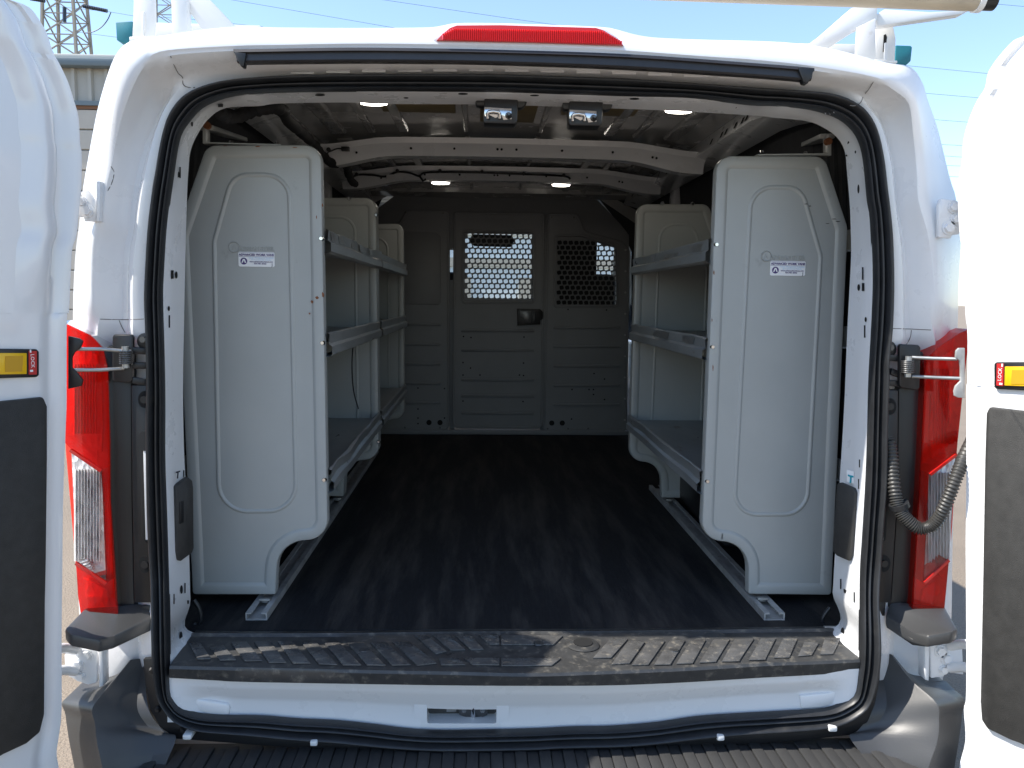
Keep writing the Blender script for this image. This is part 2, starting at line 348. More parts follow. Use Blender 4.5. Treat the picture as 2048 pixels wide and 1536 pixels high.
# three-lip rubber seal
prof = []
for k in range(25):
    u = k/24
    if u < .46: y = -.004-.021*math.sin(math.pi*min(1, (u+.03)/.49))
    elif u < .74: y = -.004-.012*abs(math.sin(math.pi*(u-.46)/.28))
    else: y = -.004-.012*abs(math.sin(math.pi*(u-.74)/.26))
    prof.append((u, y))
G().loft([offY(rSO, .006)]+[lerp_ring(rSO, rSI, u, y) for u, y in prof]+[offY(rSI, .008)]).build('door_seal', RUBBER, van, smooth=60)

# cab: roof, nose and glass beyond the partition
g = G()
zt = 1.40
g.add([(-.86, 2.96, zt), (.86, 2.96, zt), (.82, 3.55, zt-.01), (-.82, 3.55, zt-.01)], [(0, 1, 2, 3)])
for s in (-1, 1):
    g.bar((s*.84, 2.98, 1.36), (s*.80, 3.55, 1.34), .08, .08); g.bar((s*.80, 3.5, 1.34), (s*.9, 4.25, .5), .08, .07)
    g.bar((s*.93, 2.98, .45), (s*.93, 4.3, .45), .06, .12); g.box((s*.93-.03, 2.98, -.4), (s*.93+.03, 4.6, .42))
    g.bar((s*.9, 3.0, -.3), (s*.86, 3.0, 1.38), .1, .08, (0, 1, 0))
g.box((-.9, 4.3, -.4), (.9, 4.36, .4)); g.box((-.88, 4.36, -.4), (.88, 4.95, .3)); g.bar((-.82, 3.52, 1.36), (.82, 3.52, 1.36), .09, .06, (0, 1, 0))
g.build('cab_shell', WHITE, van, bev=.01)
G().add([(-.8, 3.56, 1.33), (.8, 3.56, 1.33), (.88, 4.24, .46), (-.88, 4.24, .46)], [(0, 1, 2, 3)]).build('windscreen', GLASS, van)
for s in (-1, 1):
    G().add([(s*.92, 3.05, .52), (s*.92, 4.15, .52), (s*.83, 3.6, 1.3), (s*.85, 3.05, 1.32)], [(0, 1, 2, 3)]).build('side_window', GLASS, van)
G().prism([(-.85, 3.85, .25), (-.85, 4.25, .45), (-.85, 3.95, .52), (-.85, 3.78, .45)], (1.7, 0, 0)).build('dashboard', BLACK, van, bev=.02)
G().box((-.86, 2.97, -.03), (.86, 4.3, -.0)).build('cab_floor', BLACK, van)
g = G(); g.prism([P(x, y, Y=3.45) for x, y in [(945, 468), (1022, 470), (1030, 480), (1022, 494), (948, 492), (938, 480)]], (0, .03, 0)); g.bar((-.03, 3.48, 1.2), (-.03, 3.5, 1.34), .02, .02, (0, 1, 0))
g.build('rear_view_mirror', BLACK, van, bev=.006)
for s in (-1, 1):
    st = G().box((s*.45-.26, 3.1, .15), (s*.45+.26, 3.6, .32)).box((s*.45-.25, 3.02, .3), (s*.45+.25, 3.14, .94)).build('seat', SEAT, van, bev=.04)
    G().box((s*.45-.13, 3.03, .93), (s*.45+.13, 3.12, 1.17)).bar((s*.45-.05, 3.07, .9), (s*.45-.05, 3.07, 1.02), .012, .012, (0, 1, 0)).bar((s*.45+.05, 3.07, .9), (s*.45+.05, 3.07, 1.02), .012, .012, (0, 1, 0)).build('headrest', SEAT, st, bev=.03)
# wheels hidden below but they carry the van
for x in (-.84, .84):
    for y in (.95, 4.05):
        wh = G().cyl((x-.11 if x > 0 else x-.11, y, GZ+.345), (1, 0, 0), .345, .22, 28).build('wheel', RUBBER, van, smooth=40)
        G().cyl((x-.115, y, GZ+.345), (1, 0, 0), .21, .23, 20).build('rim', METAL, wh, smooth=40)
G().box((-.9, .12, -.12), (.9, 4.3, -.03)).build('underbody', BLACK, van)

# ---- cargo room lining
for s in (-1, 1):
    g = G(); g.add([(s*.885, .1, -.02), (s*.885, 2.97, -.02), (s*.885, 2.97, .62), (s*.885, .1, .62), (s*.82, 2.97, 1.36), (s*.82, .65, 1.35), (s*.835, .1, 1.2)], [(0, 1, 2, 3), (3, 2, 4, 5, 6)])
    g.build('side_lining', FOAM, van)
    g = G()
    for k in range(60):
        y = .12+k*.046; zt2 = 1.19+.15*sstep(.1, .65, y)
        g.add([(s*.884, y, .62), (s*.879, y+.012, .62), (s*.884, y+.024, .62), (s*.828, y, zt2), (s*.823, y+.012, zt2), (s*.828, y+.024, zt2)], [(0, 1, 4, 3), (1, 2, 5, 4)])
    o = g.build('lining_ribs', FOAM, van); o['kind'] = 'stuff'
    # roof side rail with slots
    rl = G().loft([[(s*.80, y, 1.30-dz), (s*.80, y, 1.375-dz), (s*.72, y, 1.385-dz), (s*.70, y, 1.325-dz)] for y, dz in ((.12, .10), (.3, .05), (.58, .012), (.72, 0), (2.87, 0))], caps=(True, True)).build('roof_side_rail', WHITE, van, bev=.004)
    for y in (.74, .78, .85, .95, 1.0, 1.12, 1.5, 1.8, 2.2, 2.6):
        G().add([(s*.7005, y, 1.335), (s*.7005, y+.022, 1.335), (s*.7085, y+.022, 1.355), (s*.7085, y, 1.355)], [(0, 1, 2, 3)]).build('rail_slot', HOLE_SHADE, rl)
    # wheel arch
    a = [(s*.6, z) for z in ()]
    prof2 = [(0.75+.42*(1-math.cos(t))*1.0, .26*math.sin(t)) for t in [math.pi*k/12 for k in range(13)]]
    G().prism([(s*.88, y, z+.001) for y, z in prof2], (-s*.2, 0, 0)).build('wheel_arch', BLACK, van, bev=.02)
    # body pillars behind the shelves
    for y in (1.36, 2.12):
        G().box((s*.80 if s < 0 else .80-.0, y-.05, .05), (s*.80+.07*s, y+.05, 1.33)).build('pillar', WHITE, van, bev=.01)
# ceiling panels between the bows
CZ = 1.405
def ceil_z(x): return CZ-.03*(abs(x)/.8)**2
g = G(); nx = 24
V = [(-.8+1.6*i/nx, y, ceil_z(-.8+1.6*i/nx)-dz) for y, dz in ((.12, .10), (.3, .05), (.58, .012), (.72, .0), (1.35, 0), (2.1, 0), (2.97, 0)) for i in range(nx+1)]
F = [(r*(nx+1)+i, r*(nx+1)+i+1, (r+1)*(nx+1)+i+1, (r+1)*(nx+1)+i) for r in range(6) for i in range(nx)]
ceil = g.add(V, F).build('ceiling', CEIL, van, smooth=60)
for x, w_ in [(-.62, .05), (-.50, .022), (-.385, .03), (-.155, .012), (.115, .012), (.37, .03), (.47, .022), (.60, .05)]:
    for y0, y1 in ((.66, 1.3), (1.42, 2.05), (2.17, 2.9)):
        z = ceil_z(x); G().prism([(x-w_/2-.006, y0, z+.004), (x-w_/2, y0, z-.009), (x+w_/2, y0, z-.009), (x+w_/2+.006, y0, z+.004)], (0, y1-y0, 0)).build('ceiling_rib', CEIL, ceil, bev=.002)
for x0, x1, y0, y1 in ((-.42, -.185, .80, .985), (-.105, .08, .75, 1.14), (.16, .40, .76, .98), (-.4, -.2, 1.5, 1.75), (.16, .38, 1.55, 1.8)):
    z = max(ceil_z(x0), ceil_z(x1)); G().box((x0, y0, min(ceil_z(x0), ceil_z(x1))-.006), (x1, y1, z+.004)).build('sound_deadening_patch', BROWN, ceil, bev=.001)
def bow(y, zb, h, xe=.74, name='roof_bow'):
    """pressed steel cross bow, thin in the middle and dropping at its ends"""
    R_ = []; n = 40
    for i in range(n+1):
        x = -xe+2*xe*i/n; e = sstep(.42, .70, abs(x)); dz = -.010*(abs(x)/xe)**2-.026*e
        hh = h*(1+.35*e)
        R_.append([(x, y-.045, zb+h+dz+.02), (x, y-.04, zb+h+dz), (x, y-.012, zb+h*.45+dz-.002), (x, y+.0, zb+dz-(hh-h)), (x, y+.06, zb+dz-(hh-h)), (x, y+.075, zb+h+dz+.02)])
    V = [p for r in R_ for p in r]; F = []
    for i in range(n):
        for k in range(5): F.append((i*6+k, i*6+k+1, (i+1)*6+k+1, (i+1)*6+k))
    return G().add(V, F).build(name, WHITE, van, smooth=35)
bows = [bow(1.36, 1.318, .040), bow(2.1, 1.335, .038)]
for b, y, zb in ((bows[0], 1.345, 1.34), (bows[1], 2.085, 1.355)):
    for x in (-.56, -.36, -.2, -.04, -.025, .03, .2, .39, .54, .555):
        G().disc((x, y-.012-.004, zb-.010*(x/.74)**2-.026*sstep(.42, .66, abs(x))), None, .0045, .0045).build('bow_hole', HOLE_SHADE, b)
# cab-side overhead trim
G().prism([(-.8, 2.86, 1.405), (-.8, 2.86, 1.375), (-.8, 2.97, 1.36), (-.8, 2.97, 1.405)], (1.6, 0, 0)).build('headliner_edge', CEIL, van)
# ceiling lamps (lit)
def lamp(x, y, z, tilt=0):
    el = lambda a, b, zz: [(x+a*math.cos(t), y+b*math.sin(t), zz) for t in [2*math.pi*k/24 for k in range(24)]]
    h = G().loft([el(.050, .024, z+.014), el(.050, .024, z+.004), el(.044, .019, z+.001)], caps=(True, True)).build('ceiling_lamp', WHITEP, van, smooth=40)
    G().loft([el(.042, .017, z+.001), el(.040, .016, z-.004), el(.028, .009, z-.007)], caps=(True, True)).build('lit_lens', LED, h, smooth=60)
    l = bpy.data.lights.new('lamp_light', 'AREA'); l.shape = 'RECTANGLE'; l.size = .08; l.size_y = .03; l.energy = .08; l.color = (1, .93, .84)
    lo = bpy.data.objects.new('lamp_light', l); COL.objects.link(lo); lo.parent = h; lo.location = Vector((x, y, z-.009))-rootloc(h)
for x in (-.29, .275): lamp(x, 2.13, 1.325)
p = P(748, 203, Y=.80); lamp(p.x, .80, p.z-.004); p = P(1357, 219, Y=.80); lamp(p.x, .80, p.z-.004)
# wiring harness down the left roof edge
def pxpath(pts, n=6): return catmull([tuple(P(x, y, Y=Y)) for x, y, Y in pts], n, closed=False)
hp = pxpath([(436, 222, .16), (452, 232, .2), (475, 232, .25), (505, 222, .3), (545, 214, .35), (565, 222, .45), (575, 240, .6), (600, 262, .8), (622, 283, 1.0), (645, 310, 1.2), (662, 325, 1.35), (690, 330, 1.5), (698, 350, 1.75), (706, 365, 2.0), (722, 372, 2.3)], 8)
random.seed(3); rv = [.0155+random.uniform(-.003, .003) for _ in hp]
G().tube(hp, .016, 10, rf=lambda i: rv[i]).build('wiring_harness', TAPE, van, smooth=60)
G().tube(pxpath([(650, 318, 1.3), (656, 305, 1.3), (662, 302, 1.3), (676, 297, 1.3), (690, 299, 1.3)]), .003, 6).box(tuple(P(684, 303, Y=1.31)), tuple(P(698, 293, Y=1.29))).cyl(P(658, 300, Y=1.31), (0, -1, 0), .008, .012).build('lamp_connector', BLACK, van, bev=.001)
G().tube(pxpath([(700, 360, 2.0), (714, 350, 2.04), (745, 350, 2.04), (770, 353, 2.04), (795, 344, 2.04), (820, 346, 2.04), (838, 352, 2.04), (848, 346, 2.04), (880, 344, 2.04), (960, 345, 2.04), (1040, 348, 2.04), (1125, 352, 2.04), (1140, 358, 2.05)]), .005, 6).build('lamp_cable', BLACK, van, smooth=60)
for x, y in ((714, 349), (795, 342), (880, 342), (964, 344), (1047, 348), (1127, 351)): G().cyl(P(x, y, Y=2.04), (0, -1, 0), .008, .012, 10).build('cable_clip', BLACK, van, smooth=40)
G().tube([P(838, 350, Y=2.04), P(846, 362, Y=2.03), P(852, 358, Y=2.03)], .005, 6).build('cable_branch', BLACK, van)
G().box(tuple(P(773, 358, Y=2.035)), tuple(P(790, 349, Y=2.03))).build('cable_tag', CLIPW, van)

# ---- seams and pressings on the painted rear of the body
def pix(p):
    d = p-CAM; zz = d.dot(FW); return 1024+FPX*d.dot(RT)/zz, 768-FPX*d.dot(UP)/zz
def surf(px, py, R=None, off=.0008):
    R = R or rings[:9]; ang = math.atan2(py-CEN[1], px-CEN[0]); n = len(ANG)
    i = min(range(n), key=lambda k: abs(ANG[k]-ang)); r = math.hypot(px-CEN[0], py-CEN[1])
    pr_ = [pix(q[i]) for q in R]; rad = [math.hypot(x-CEN[0], y-CEN[1]) for x, y in pr_]
    for k in range(len(R)-1):
        lo, hi = sorted((rad[k], rad[k+1]))
        if lo <= r <= hi+1e-6: break
    t = (r-rad[k])/((rad[k+1]-rad[k]) or 1); t = max(0, min(1, t)); y = R[k][i].y*(1-t)+R[k+1][i].y*t
    return P(px, py, Y=y-off)
def seam(pts, m_=None, r_=.0009, nm='panel_seam', R=None):
    G().tube([surf(x, y, R, .0) for x, y in catmull([tuple(map(float, p)) for p in pts], 6, False)], r_, 5).build(nm, m_ or SEAM, van, smooth=60)
SEAM = mat('seam_sealer', (.16, .15, .14), .8)  # dark grey-beige caulk of the panel joints
for pts in ([(341,112),(348,130),(356,146),(365,155),(366,168),(374,174),(390,175)], [(1747,163),(1738,178),(1727,192),(1722,204),(1712,211),(1700,211)],
            [(192,638),(230,639),(262,639),(288,638)], [(1786,657),(1820,658),(1862,660)], [(222,333),(228,345),(224,365),(214,384)]): seam(pts)
seam([(238,640),(243,652),(250,665)]); seam([(1823,660),(1820,676),(1812,690)])
for pts in ([(380,205),(395,214)],): pass
for k in range(-6, 9):
    x = 962+k*71.5; yy = 139+(.0118*(x-960) if x > 960 else -.004*(x-960))+.00003*(x-960)**2
    if 540 < x < 1640:
        c = surf(x, yy); G().prism([P(x+a, yy+b, Y=c.y-.0002) for a, b in [(-24,3.5),(-24,-2),(-20,-5),(20,-4.6),(24,-1.4),(24,4)]], (0, .003, 0)).build('header_pressing', WHITE, van, bev=.001)
seam([(560,193),(578,210)], R=None) if False else None
# ---- flat dark patches painted for the shaded openings in the door frame
def frame_y(px, py): return .05
def slot(px, py, w_, h_, kind='o', Y=None):
    # sits on the slanting frame between seal (y=0) and inner edge (y=.105)
    ang = math.atan2(py-CEN[1], px-CEN[0])
    import bisect
    i = min(range(len(ANG)), key=lambda k: abs(ANG[k]-ang)); r = math.hypot(px-CEN[0], py-CEN[1])
    chain = [rr[0][i], rr[1][i], rr[2][i], rr[3][i]]
    rad = []
    for q in chain:
        d = q-CAM; zz = d.dot(FW); x = 1024+FPX*d.dot(RT)/zz; y = 768-FPX*d.dot(UP)/zz; rad.append(math.hypot(x-CEN[0], y-CEN[1]))
    k = 0
    while k < 2 and r < rad[k+1]: k += 1
    t = (r-rad[k])/((rad[k+1]-rad[k]) or 1); t = max(0, min(1, t))
    yy = chain[k].y*(1-t)+chain[k+1].y*t; c = P(px, py, Y=yy-.0012)
    T = (rr[1][(i+1) % len(ANG)]-rr[1][i-1]).normalized(); S = (chain[k+1]-chain[k]).normalized(); N = T.cross(S).normalized()
    if N.y > 0: N = -N
    # pixel frame -> surface frame
    def onp(x, y): return P(x, y, pl=(c, N))
    if kind == 'o': L = [onp(px+w_/2*math.cos(t), py+h_/2*math.sin(t)) for t in [2*math.pi*k/16 for k in range(16)]]
    else: L = [onp(px+a*w_/2, py+b*h_/2) for a, b in ((-1, -1), (1, -1), (1, 1), (-1, 1))]
    G().prism(L, N*-.0004).build('pressed_slot', HOLE_SHADE, van)
for a in [(360,345,2.5,22,'r'),(357,352,4,18),(384,248,4,10),(346,522,2.5,24,'r'),(345,549,5,17,'r'),(353,550,5,14),(338,617,4,10),(339,643,2.5,25,'r'),
          (343,922,2,25,'r'),(343,955,2,18,'r'),(368,948,2,15,'r'),(363,1179,5,17),(370,1176,2,20,'r'),(348,1198,2,20,'r'),(376,1204,3,7,'r'),(376,1219,3,6,'r'),(354,1246,2,20,'r'),(362,1275,6,24),
          (441,211,10,6,'r'),(640,190,20,4),(926,188,20,4),(812,196,10,3),(1069,191,18,3.5),(1269,198,20,4),(1316,211,8,3),(1463,215,22,4),(1651,225,2,8,'r'),(1660,226,2,6,'r'),(1668,222,2,8,'r'),
          (1697,288,4,12),(1712,346,3,24,'r'),(1717,378,4,18),(1711,304,3,6),(1693,311,3,4),(1725,547,2.5,25,'r'),(1717,575,5,13),(1726,574,5,16,'r'),(1731,639,4,10),(1729,663,2.5,25,'r'),
          (1719,931,2.5,24,'r'),(1688,955,2,17,'r'),(1717,968,2,20,'r'),(1690,1179,6,16),(1681,1168,2,20,'r'),(1708,1194,2,20,'r'),(1699,1238,2,20,'r'),(1685,1266,7,22)]: slot(*a)
# little handwritten T marks on both door pillars
def frame_plate(name, pts, m_, th, Yc, parent, N=None):
    return G().prism([P(x, y, pl=(Yc, N)) for x, y in pts], N*-th if N.y < 0 else N*th).build(name, m_, parent, bev=.002)
NL = Vector((.9, -.43, 0)).normalized(); NR = Vector((-.9, -.43, 0)).normalized()
cL = P(360, 1040, Y=.055); cR = P(1695, 1045, Y=.05)
def on(c, N, x, y, off=0): return P(x, y, pl=(c+N*off, N))
for c, N, pts, ins in ((cL, NL, [(343,972),(368,953),(376,960),(378,975),(379,1094),(376,1104),(353,1121),(347,1118),(344,1100)], [(358,1004),(366,1001),(366,1044),(358,1048)]),
                       (cR, NR, [(1681,968),(1686,964),(1714,976),(1719,984),(1712,1110),(1706,1121),(1681,1110),(1673,1100),(1673,1088)], None)):
    o = G().prism([on(c, N, x, y, -.004) for x, y in pts], N*.014).build('frame_cover', TRIM, van, bev=.003)
    if ins: G().prism([on(c, N, x, y, .0095) for x, y in ins], N*.003).build('cover_tab', BLACK, o, bev=.001)
for c, N, s, m_ in ((cL, NL, 0, NAVY), (cR, NR, 1, TEALP)):
    bx, by = (355, 949) if not s else (1702, 957)
    q = [(-3.5,-5.5),(5,-8),(5,-5),(2,-4.5),(1,8),(-1.5,8),(-.5,-3.5),(-3.5,-2.5)] if not s else [(-6,-8),(5,-5),(5,-2),(1.5,-2.5),(.5,9),(-2.5,9),(-1.5,-3),(-6,-5)]
    Y0 = .06
    cc = P(bx, by, Y=.052)
    if s: G().prism([P(bx+x, by+y, pl=(cc+N*.003, N)) for x, y in ((-8,-18),(6,-14),(6,10),(-8,6))], N*.0006).build('pillar_sticker', WHITEP, van)
    G().prism([P(bx+x, by+y, pl=(cc+N*.0042, N)) for x, y in q], N*.0008).build('letter_t_mark', m_, van)

# ---- high brake light and header strip
G().prism([P(x, y, Y=-.074) for x, y in [(862,82),(880,66),(897,54),(910,48),(1000,47),(1195,53),(1214,58),(1234,72),(1252,94),(1060,87)]], (0, .03, 0)).build('brake_light_surround', WHITE, van, bev=.004)
bl = G().prism([P(x, y, Y=-.079) for x, y in [(872,81),(884,68),(900,55),(914,50),(1000,49.5),(1192,55),(1208,60),(1230,74),(1248,91),(1060,84.5)]], (0, .008, 0)).build('high_brake_light', mat('red_reflector_back', (.55, .015, .01), .25, coat=.8), van, bev=.002)
g = G()
for k in range(88):
    x = 884+k*4.1; y0 = 56.5+(x-880)*.0155+max(0, (905-x)*.5)+max(0, (x-1205)*.55); y1 = 79+(x-880)*.026
    g.add([P(x, y0, Y=-.0795), P(x+2, y0, Y=-.0825), P(x+4, y0, Y=-.0795), P(x, y1, Y=-.0795), P(x+2, y1, Y=-.0825), P(x+4, y1, Y=-.0795)], [(0, 1, 4, 3), (1, 2, 5, 4)])
o = g.build('lens_flutes', mat('red_lens_solid', (.75, .02, .02), .12, coat=1), bl); o['kind'] = 'stuff'
STY = -.078
top = [(466,98),(500,98),(703,95),(881,97),(1020,100),(1254,108),(1520,127),(1629,136)]
bot = [(477,124),(500,123),(703,121),(881,122),(1020,125),(1254,134),(1520,151),(1620,160)]
R_ = []
for (a, b), (c, d) in zip(catmull(top, 4, False), catmull(bot, 4, False)):
    T_ = P(a, b, Y=STY); B_ = P(c, d, Y=STY+.01)
    R_.append([T_+Vector((0, .05, 0)), T_, T_.lerp(B_, .3)+Vector((0, -.006, 0)), T_.lerp(B_, .36)+Vector((0, .0, 0)), B_+Vector((0, -.008, 0)), B_+Vector((0, -.004, -.003)), B_+Vector((0, .024, 0))])
n = len(R_); g = G(); g.add([p for r in R_ for p in r], [(i*7+k, i*7+k+1, (i+1)*7+k+1, (i+1)*7+k) for i in range(n-1) for k in range(6)]+[tuple(range(7)), tuple((n-1)*7+k for k in range(7))])
st = g.build('header_strip', mat('strip_rubber', (.028, .026, .027), .4, vary=(20, .15)), van, smooth=30)
pxp('strip_end', [(468,103),(492,106),(487,133),(481,132)], -.082, .02, BLACK, st); pxp('strip_end', [(1596,134),(1630,137),(1616,167),(1608,165)], -.082, .02, BLACK, st)
for k in range(-7, 11):
    x = 985+k*72; y = 140+.00006*(x-960)**2+(x-960)*.012; yy = -.012+.0
    if x < 500 or x > 1650: continue
    c = P(x, y, Y=-.004)
# jamb trims: caulk strips
for pts in ([(269,167),(279,168),(268,215),(252,270),(240,327),(225,325),(238,262),(254,205)], [(197,500),(207,500),(203,627),(190,629)]):
    pxp('jamb_trim', pts, .014, .02, WHITE, van, bev=.004)
pxp('jamb_trim', [(1869,524),(1877,522),(1884,650),(1872,648)], .014, .02, WHITE, van, bev=.004)
# panel joints
for pts in ([(336,107),(345,125),(365,155),(366,165),(375,172),(395,174)], [(1748,160),(1735,175),(1722,196),(1720,206),(1712,211),(1700,211)]):
    pass

# ---- latch strikers hanging from the header
def striker(F4, B4, x0, y0, sxx):
    hd = pxp('striker_housing', F4, .055, .05, BLACK, van, bev=.003)
    pxp('housing_flange', B4, .07, .03, BLACK, hd, bev=.008)
    def q(x, y, Y): return P(x0+x, y0+y, Y=Y)
    pxp('striker_plate', [(x0+6, y0+16), (x0+60, y0+19), (x0+60, y0+40), (x0+44, y0+42), (x0+40, y0+32), (x0+28, y0+38), (x0+14, y0+31), (x0+12, y0+37), (x0+6, y0+34)], .0535, .004, CHROME, hd, bev=.0005)
    G().tube([q(12, 38, .05), q(12, 30, .046), q(15, 26, .042), q(24, 24.5, .042), q(34, 26.5, .042), q(36, 30, .046), q(36, 38, .05)], .0042, 8).build('striker_loop', CHROME, hd, smooth=60)
    G().cyl(q(54, 34, .057), (0, -1, 0), .0085, .022, 16, .003).build('guide_pin', DSTEEL, hd, smooth=30)
striker([(969,196),(1036,199),(1034.5,242),(1030,248),(968,246),(967,240)], [(958,185),(1062,190),(1047,214),(1040,216),(955,212),(950,206)], 963, 198, 1)
striker([(1139,201),(1206.6,203),(1204,246),(1200,252),(1140,251),(1138,245)], [(1127.5,191),(1232,194),(1222,218),(1212,220),(1128,219),(1125,213)], 1133, 203, 1)

# ---- sill plate, rear face and latch pocket
fr = [(341,1328),(430,1330),(523,1332),(708,1336),(894,1339.5),(1060,1343),(1223,1338),(1371,1332),(1519,1323),(1631,1319),(1718,1315)]
bt = [(340,1354),(430,1359),(485,1362),(671,1365.5),(894,1369),(1060,1370),(1223,1369),(1371,1363),(1519,1354),(1631,1348),(1717,1342)]
rear = [(386,1267),(470,1268),(560,1268),(720,1267),(900,1264),(1040,1263),(1200,1263),(1350,1261),(1480,1260),(1570,1259),(1664,1258)]
R_ = []
for f_, b_, r_ in zip(catmull(fr, 4, False), catmull(bt, 4, False), catmull(rear, 4, False)):
    A_ = P(*r_, Z=.006); B_ = P(*f_, Z=.006); C_ = P(*b_, Y=B_.y+.006)
    R_.append([A_+Vector((0, .02, -.002)), A_, A_.lerp(B_, .06)+Vector((0, 0, .006)), A_.lerp(B_, .1), A_.lerp(B_, .95), B_+Vector((0, -.004, -.002)), B_+Vector((0, -.007, -.008)), C_+Vector((0, -.004, 0)), C_+Vector((0, .025, 0))])
m9 = 9; n = len(R_)
sill = G().add([p for r in R_ for p in r], [(i*m9+k, i*m9+k+1, (i+1)*m9+k+1, (i+1)*m9+k) for i in range(n-1) for k in range(m9-1)]).build('sill_plate', PLATE, van, smooth=40)
def pad(pts): G().prism([P(x, y, Z=.0065) for x, y in pts], (0, 0, .0035)).build('tread_pad', PADS, sill, bev=.0012)
def pz(L, ox, oy, s): pad([(ox+x/s, oy+y/s) for x, y in L])
for L in ([(210,288),(272,290),(330,376),(255,378)], [(325,316),(395,302),(465,382),(375,384)], [(435,288),(520,282),(605,386),(510,388)], [(560,282),(648,280),(735,396),(640,396)],
          [(688,283),(770,284),(865,400),(770,400)], [(815,288),(898,288),(1010,408),(910,404)], [(938,288),(1022,290),(1140,410),(1040,410)], [(1062,290),(1150,292),(1270,412),(1170,410)],
          [(1185,286),(1275,288),(1405,408),(1305,412)], [(1305,284),(1398,284),(1545,400),(1440,412)], [(1425,250),(1490,250),(1600,335),(1540,350)], [(1520,246),(1610,246),(1700,328),(1620,330)], [(1640,246),(1730,250),(1800,325),(1730,328)],
          [(1770,246),(1884,246),(1884,298),(1830,298)], [(1555,372),(1660,372),(1700,408),(1570,410)], [(1690,372),(1884,372),(1884,410),(1740,408)]): pz(L, 300, 1180, 2.695)
for L in ([(5,248),(340,252),(290,300),(5,300)], [(5,372),(330,374),(280,412),(5,414)], [(600,262),(690,270),(600,370),(500,372)], [(690,280),(780,286),(700,400),(600,406)], [(800,280),(890,280),(800,408),(710,410)], [(915,278),(1000,276),(920,406),(830,408)],
          [(1030,276),(1110,274),(1040,400),(950,402)], [(1150,272),(1240,270),(1165,392),(1075,396)], [(1265,270),(1370,268),(1290,388),(1195,390)], [(1405,268),(1488,266),(1430,380),(1340,382)], [(1525,266),(1605,266),(1560,368),(1475,370)], [(1640,286),(1720,290),(1680,356),(1605,362)], [(1750,264),(1835,264),(1795,350),(1725,352)]): pz(L, 1000, 1180, 2.695)
c = P(1166, 1289, Z=.008); G().cyl(c, (0, 0, 1), .038, .004, 28, .032).build('drain_boss', PLATE, sill, smooth=40)
G().cyl(c+Vector((0, 0, .003)), (0, 0, 1), .022, .003, 24).build('drain_hole', HOLE_SHADE, sill)
for x, y in ((728, 1302), (1077, 1288), (1348, 1302)): G().cyl(P(x, y, Z=.008), (0, 0, 1), .012, .004, 20, .010).build('fixing_dimple', PLATE, sill, smooth=40)
# white rear face under the plate
top_ = [(335,1350),(430,1354),(485,1357),(671,1360),(894,1364),(1060,1365),(1223,1364),(1371,1358),(1519,1349),(1631,1343),(1722,1337)]
cols = catmull(top_, 8, False); R_ = []
NB = len(cols)
bo = [(335,1440),(430,1441),(485,1444),(671,1450),(894,1468),(1060,1466),(1223,1460),(1371,1444),(1519,1432),(1631,1428),(1722,1420)]
boc = catmull(bo, 8, False)
PX0, PX1 = 853, 993
g = G(); rows = [(0, -.006), (.18, -.006), (.26, -.003), (.44, .014), (.52, .017), (.8, .014), (1.05, .012)]
def sillpt(i, t, y): return P(cols[i][0]*(1-t)+boc[i][0]*t, cols[i][1]*(1-t)+boc[i][1]*t, Y=y)
xs = [c_[0] for c_ in cols]
V = []
for i in range(NB):
    e = sstep(350, 420, xs[i])*(1-sstep(1650, 1700, xs[i]))
    for t, y in rows: V.append(sillpt(i, t, -.057+(y+.004)*e))
V2 = []; nr = len(rows)
F = []
for i in range(NB-1):
    mid = (xs[i]+xs[i+1])/2
    for k in range(nr-1):
        if PX0 < mid < PX1 and k in (4, 5): continue
        F.append((i*nr+k, i*nr+k+1, (i+1)*nr+k+1, (i+1)*nr+k))
g.add(V, F).build('sill_face', WHITE, van, smooth=50)
# frame around the pocket and the pocket itself
oc = [(845,1396),(1003,1396),(1003,1474),(845,1474)]; oL = [P(x, y, Y=.0125) for x, y in oc]
fl = []
A0 = rloop([(q.x, q.z, .002) for q in [P(x, y, Y=-.0385) for x, y in ((828,1398),(1018,1398),(1018,1470),(828,1470))]])
A1 = rloop([(q.x, q.z, .006) for q in [P(x, y, Y=-.0385) for x, y in ((854,1402),(993,1402),(993,1447),(854,1447))]])
G().loft([xz(A0, -.0385), xz(A1, -.0385), xz(A1, .005)]).build('pocket_frame', WHITE, van, smooth=30)
pk = G().add(xz(A1, .005), [tuple(range(len(A1)))]).build('latch_pocket', BUMP, van)
G().box(tuple(P(893, 1424, Y=-.02)), tuple(P(913, 1402, Y=.0))).build('pocket_bracket', METAL, pk, bev=.001)
lp = pxp('lower_striker', [(918,1408),(975,1409),(975,1430),(962,1436),(935,1436),(918,1430)], -.01, .008, DSTEEL, pk)
G().tube([P(946, 1433, Y=-.01), P(946, 1430, Y=-.03), P(947, 1410, Y=-.035), P(947, 1406, Y=-.01)], .005, 8).build('striker_loop', CHROME, lp, smooth=60)
for x in (928, 965): G().cyl(P(x, 1418, Y=-.009), (0, -1, 0), .006, .006, 6).build('bolt', CHROME, lp)
# pressings at the ends of the rear face
for L in ([(392,1398),(455,1408),(460,1416),(457,1432),(420,1430),(380,1416)], [(1600,1392),(1660,1386),(1690,1372),(1700,1380),(1680,1404),(1640,1416),(1602,1418)]):
    pxp('sill_pressing', L, -.0435, .012, WHITE, van, bev=.004)

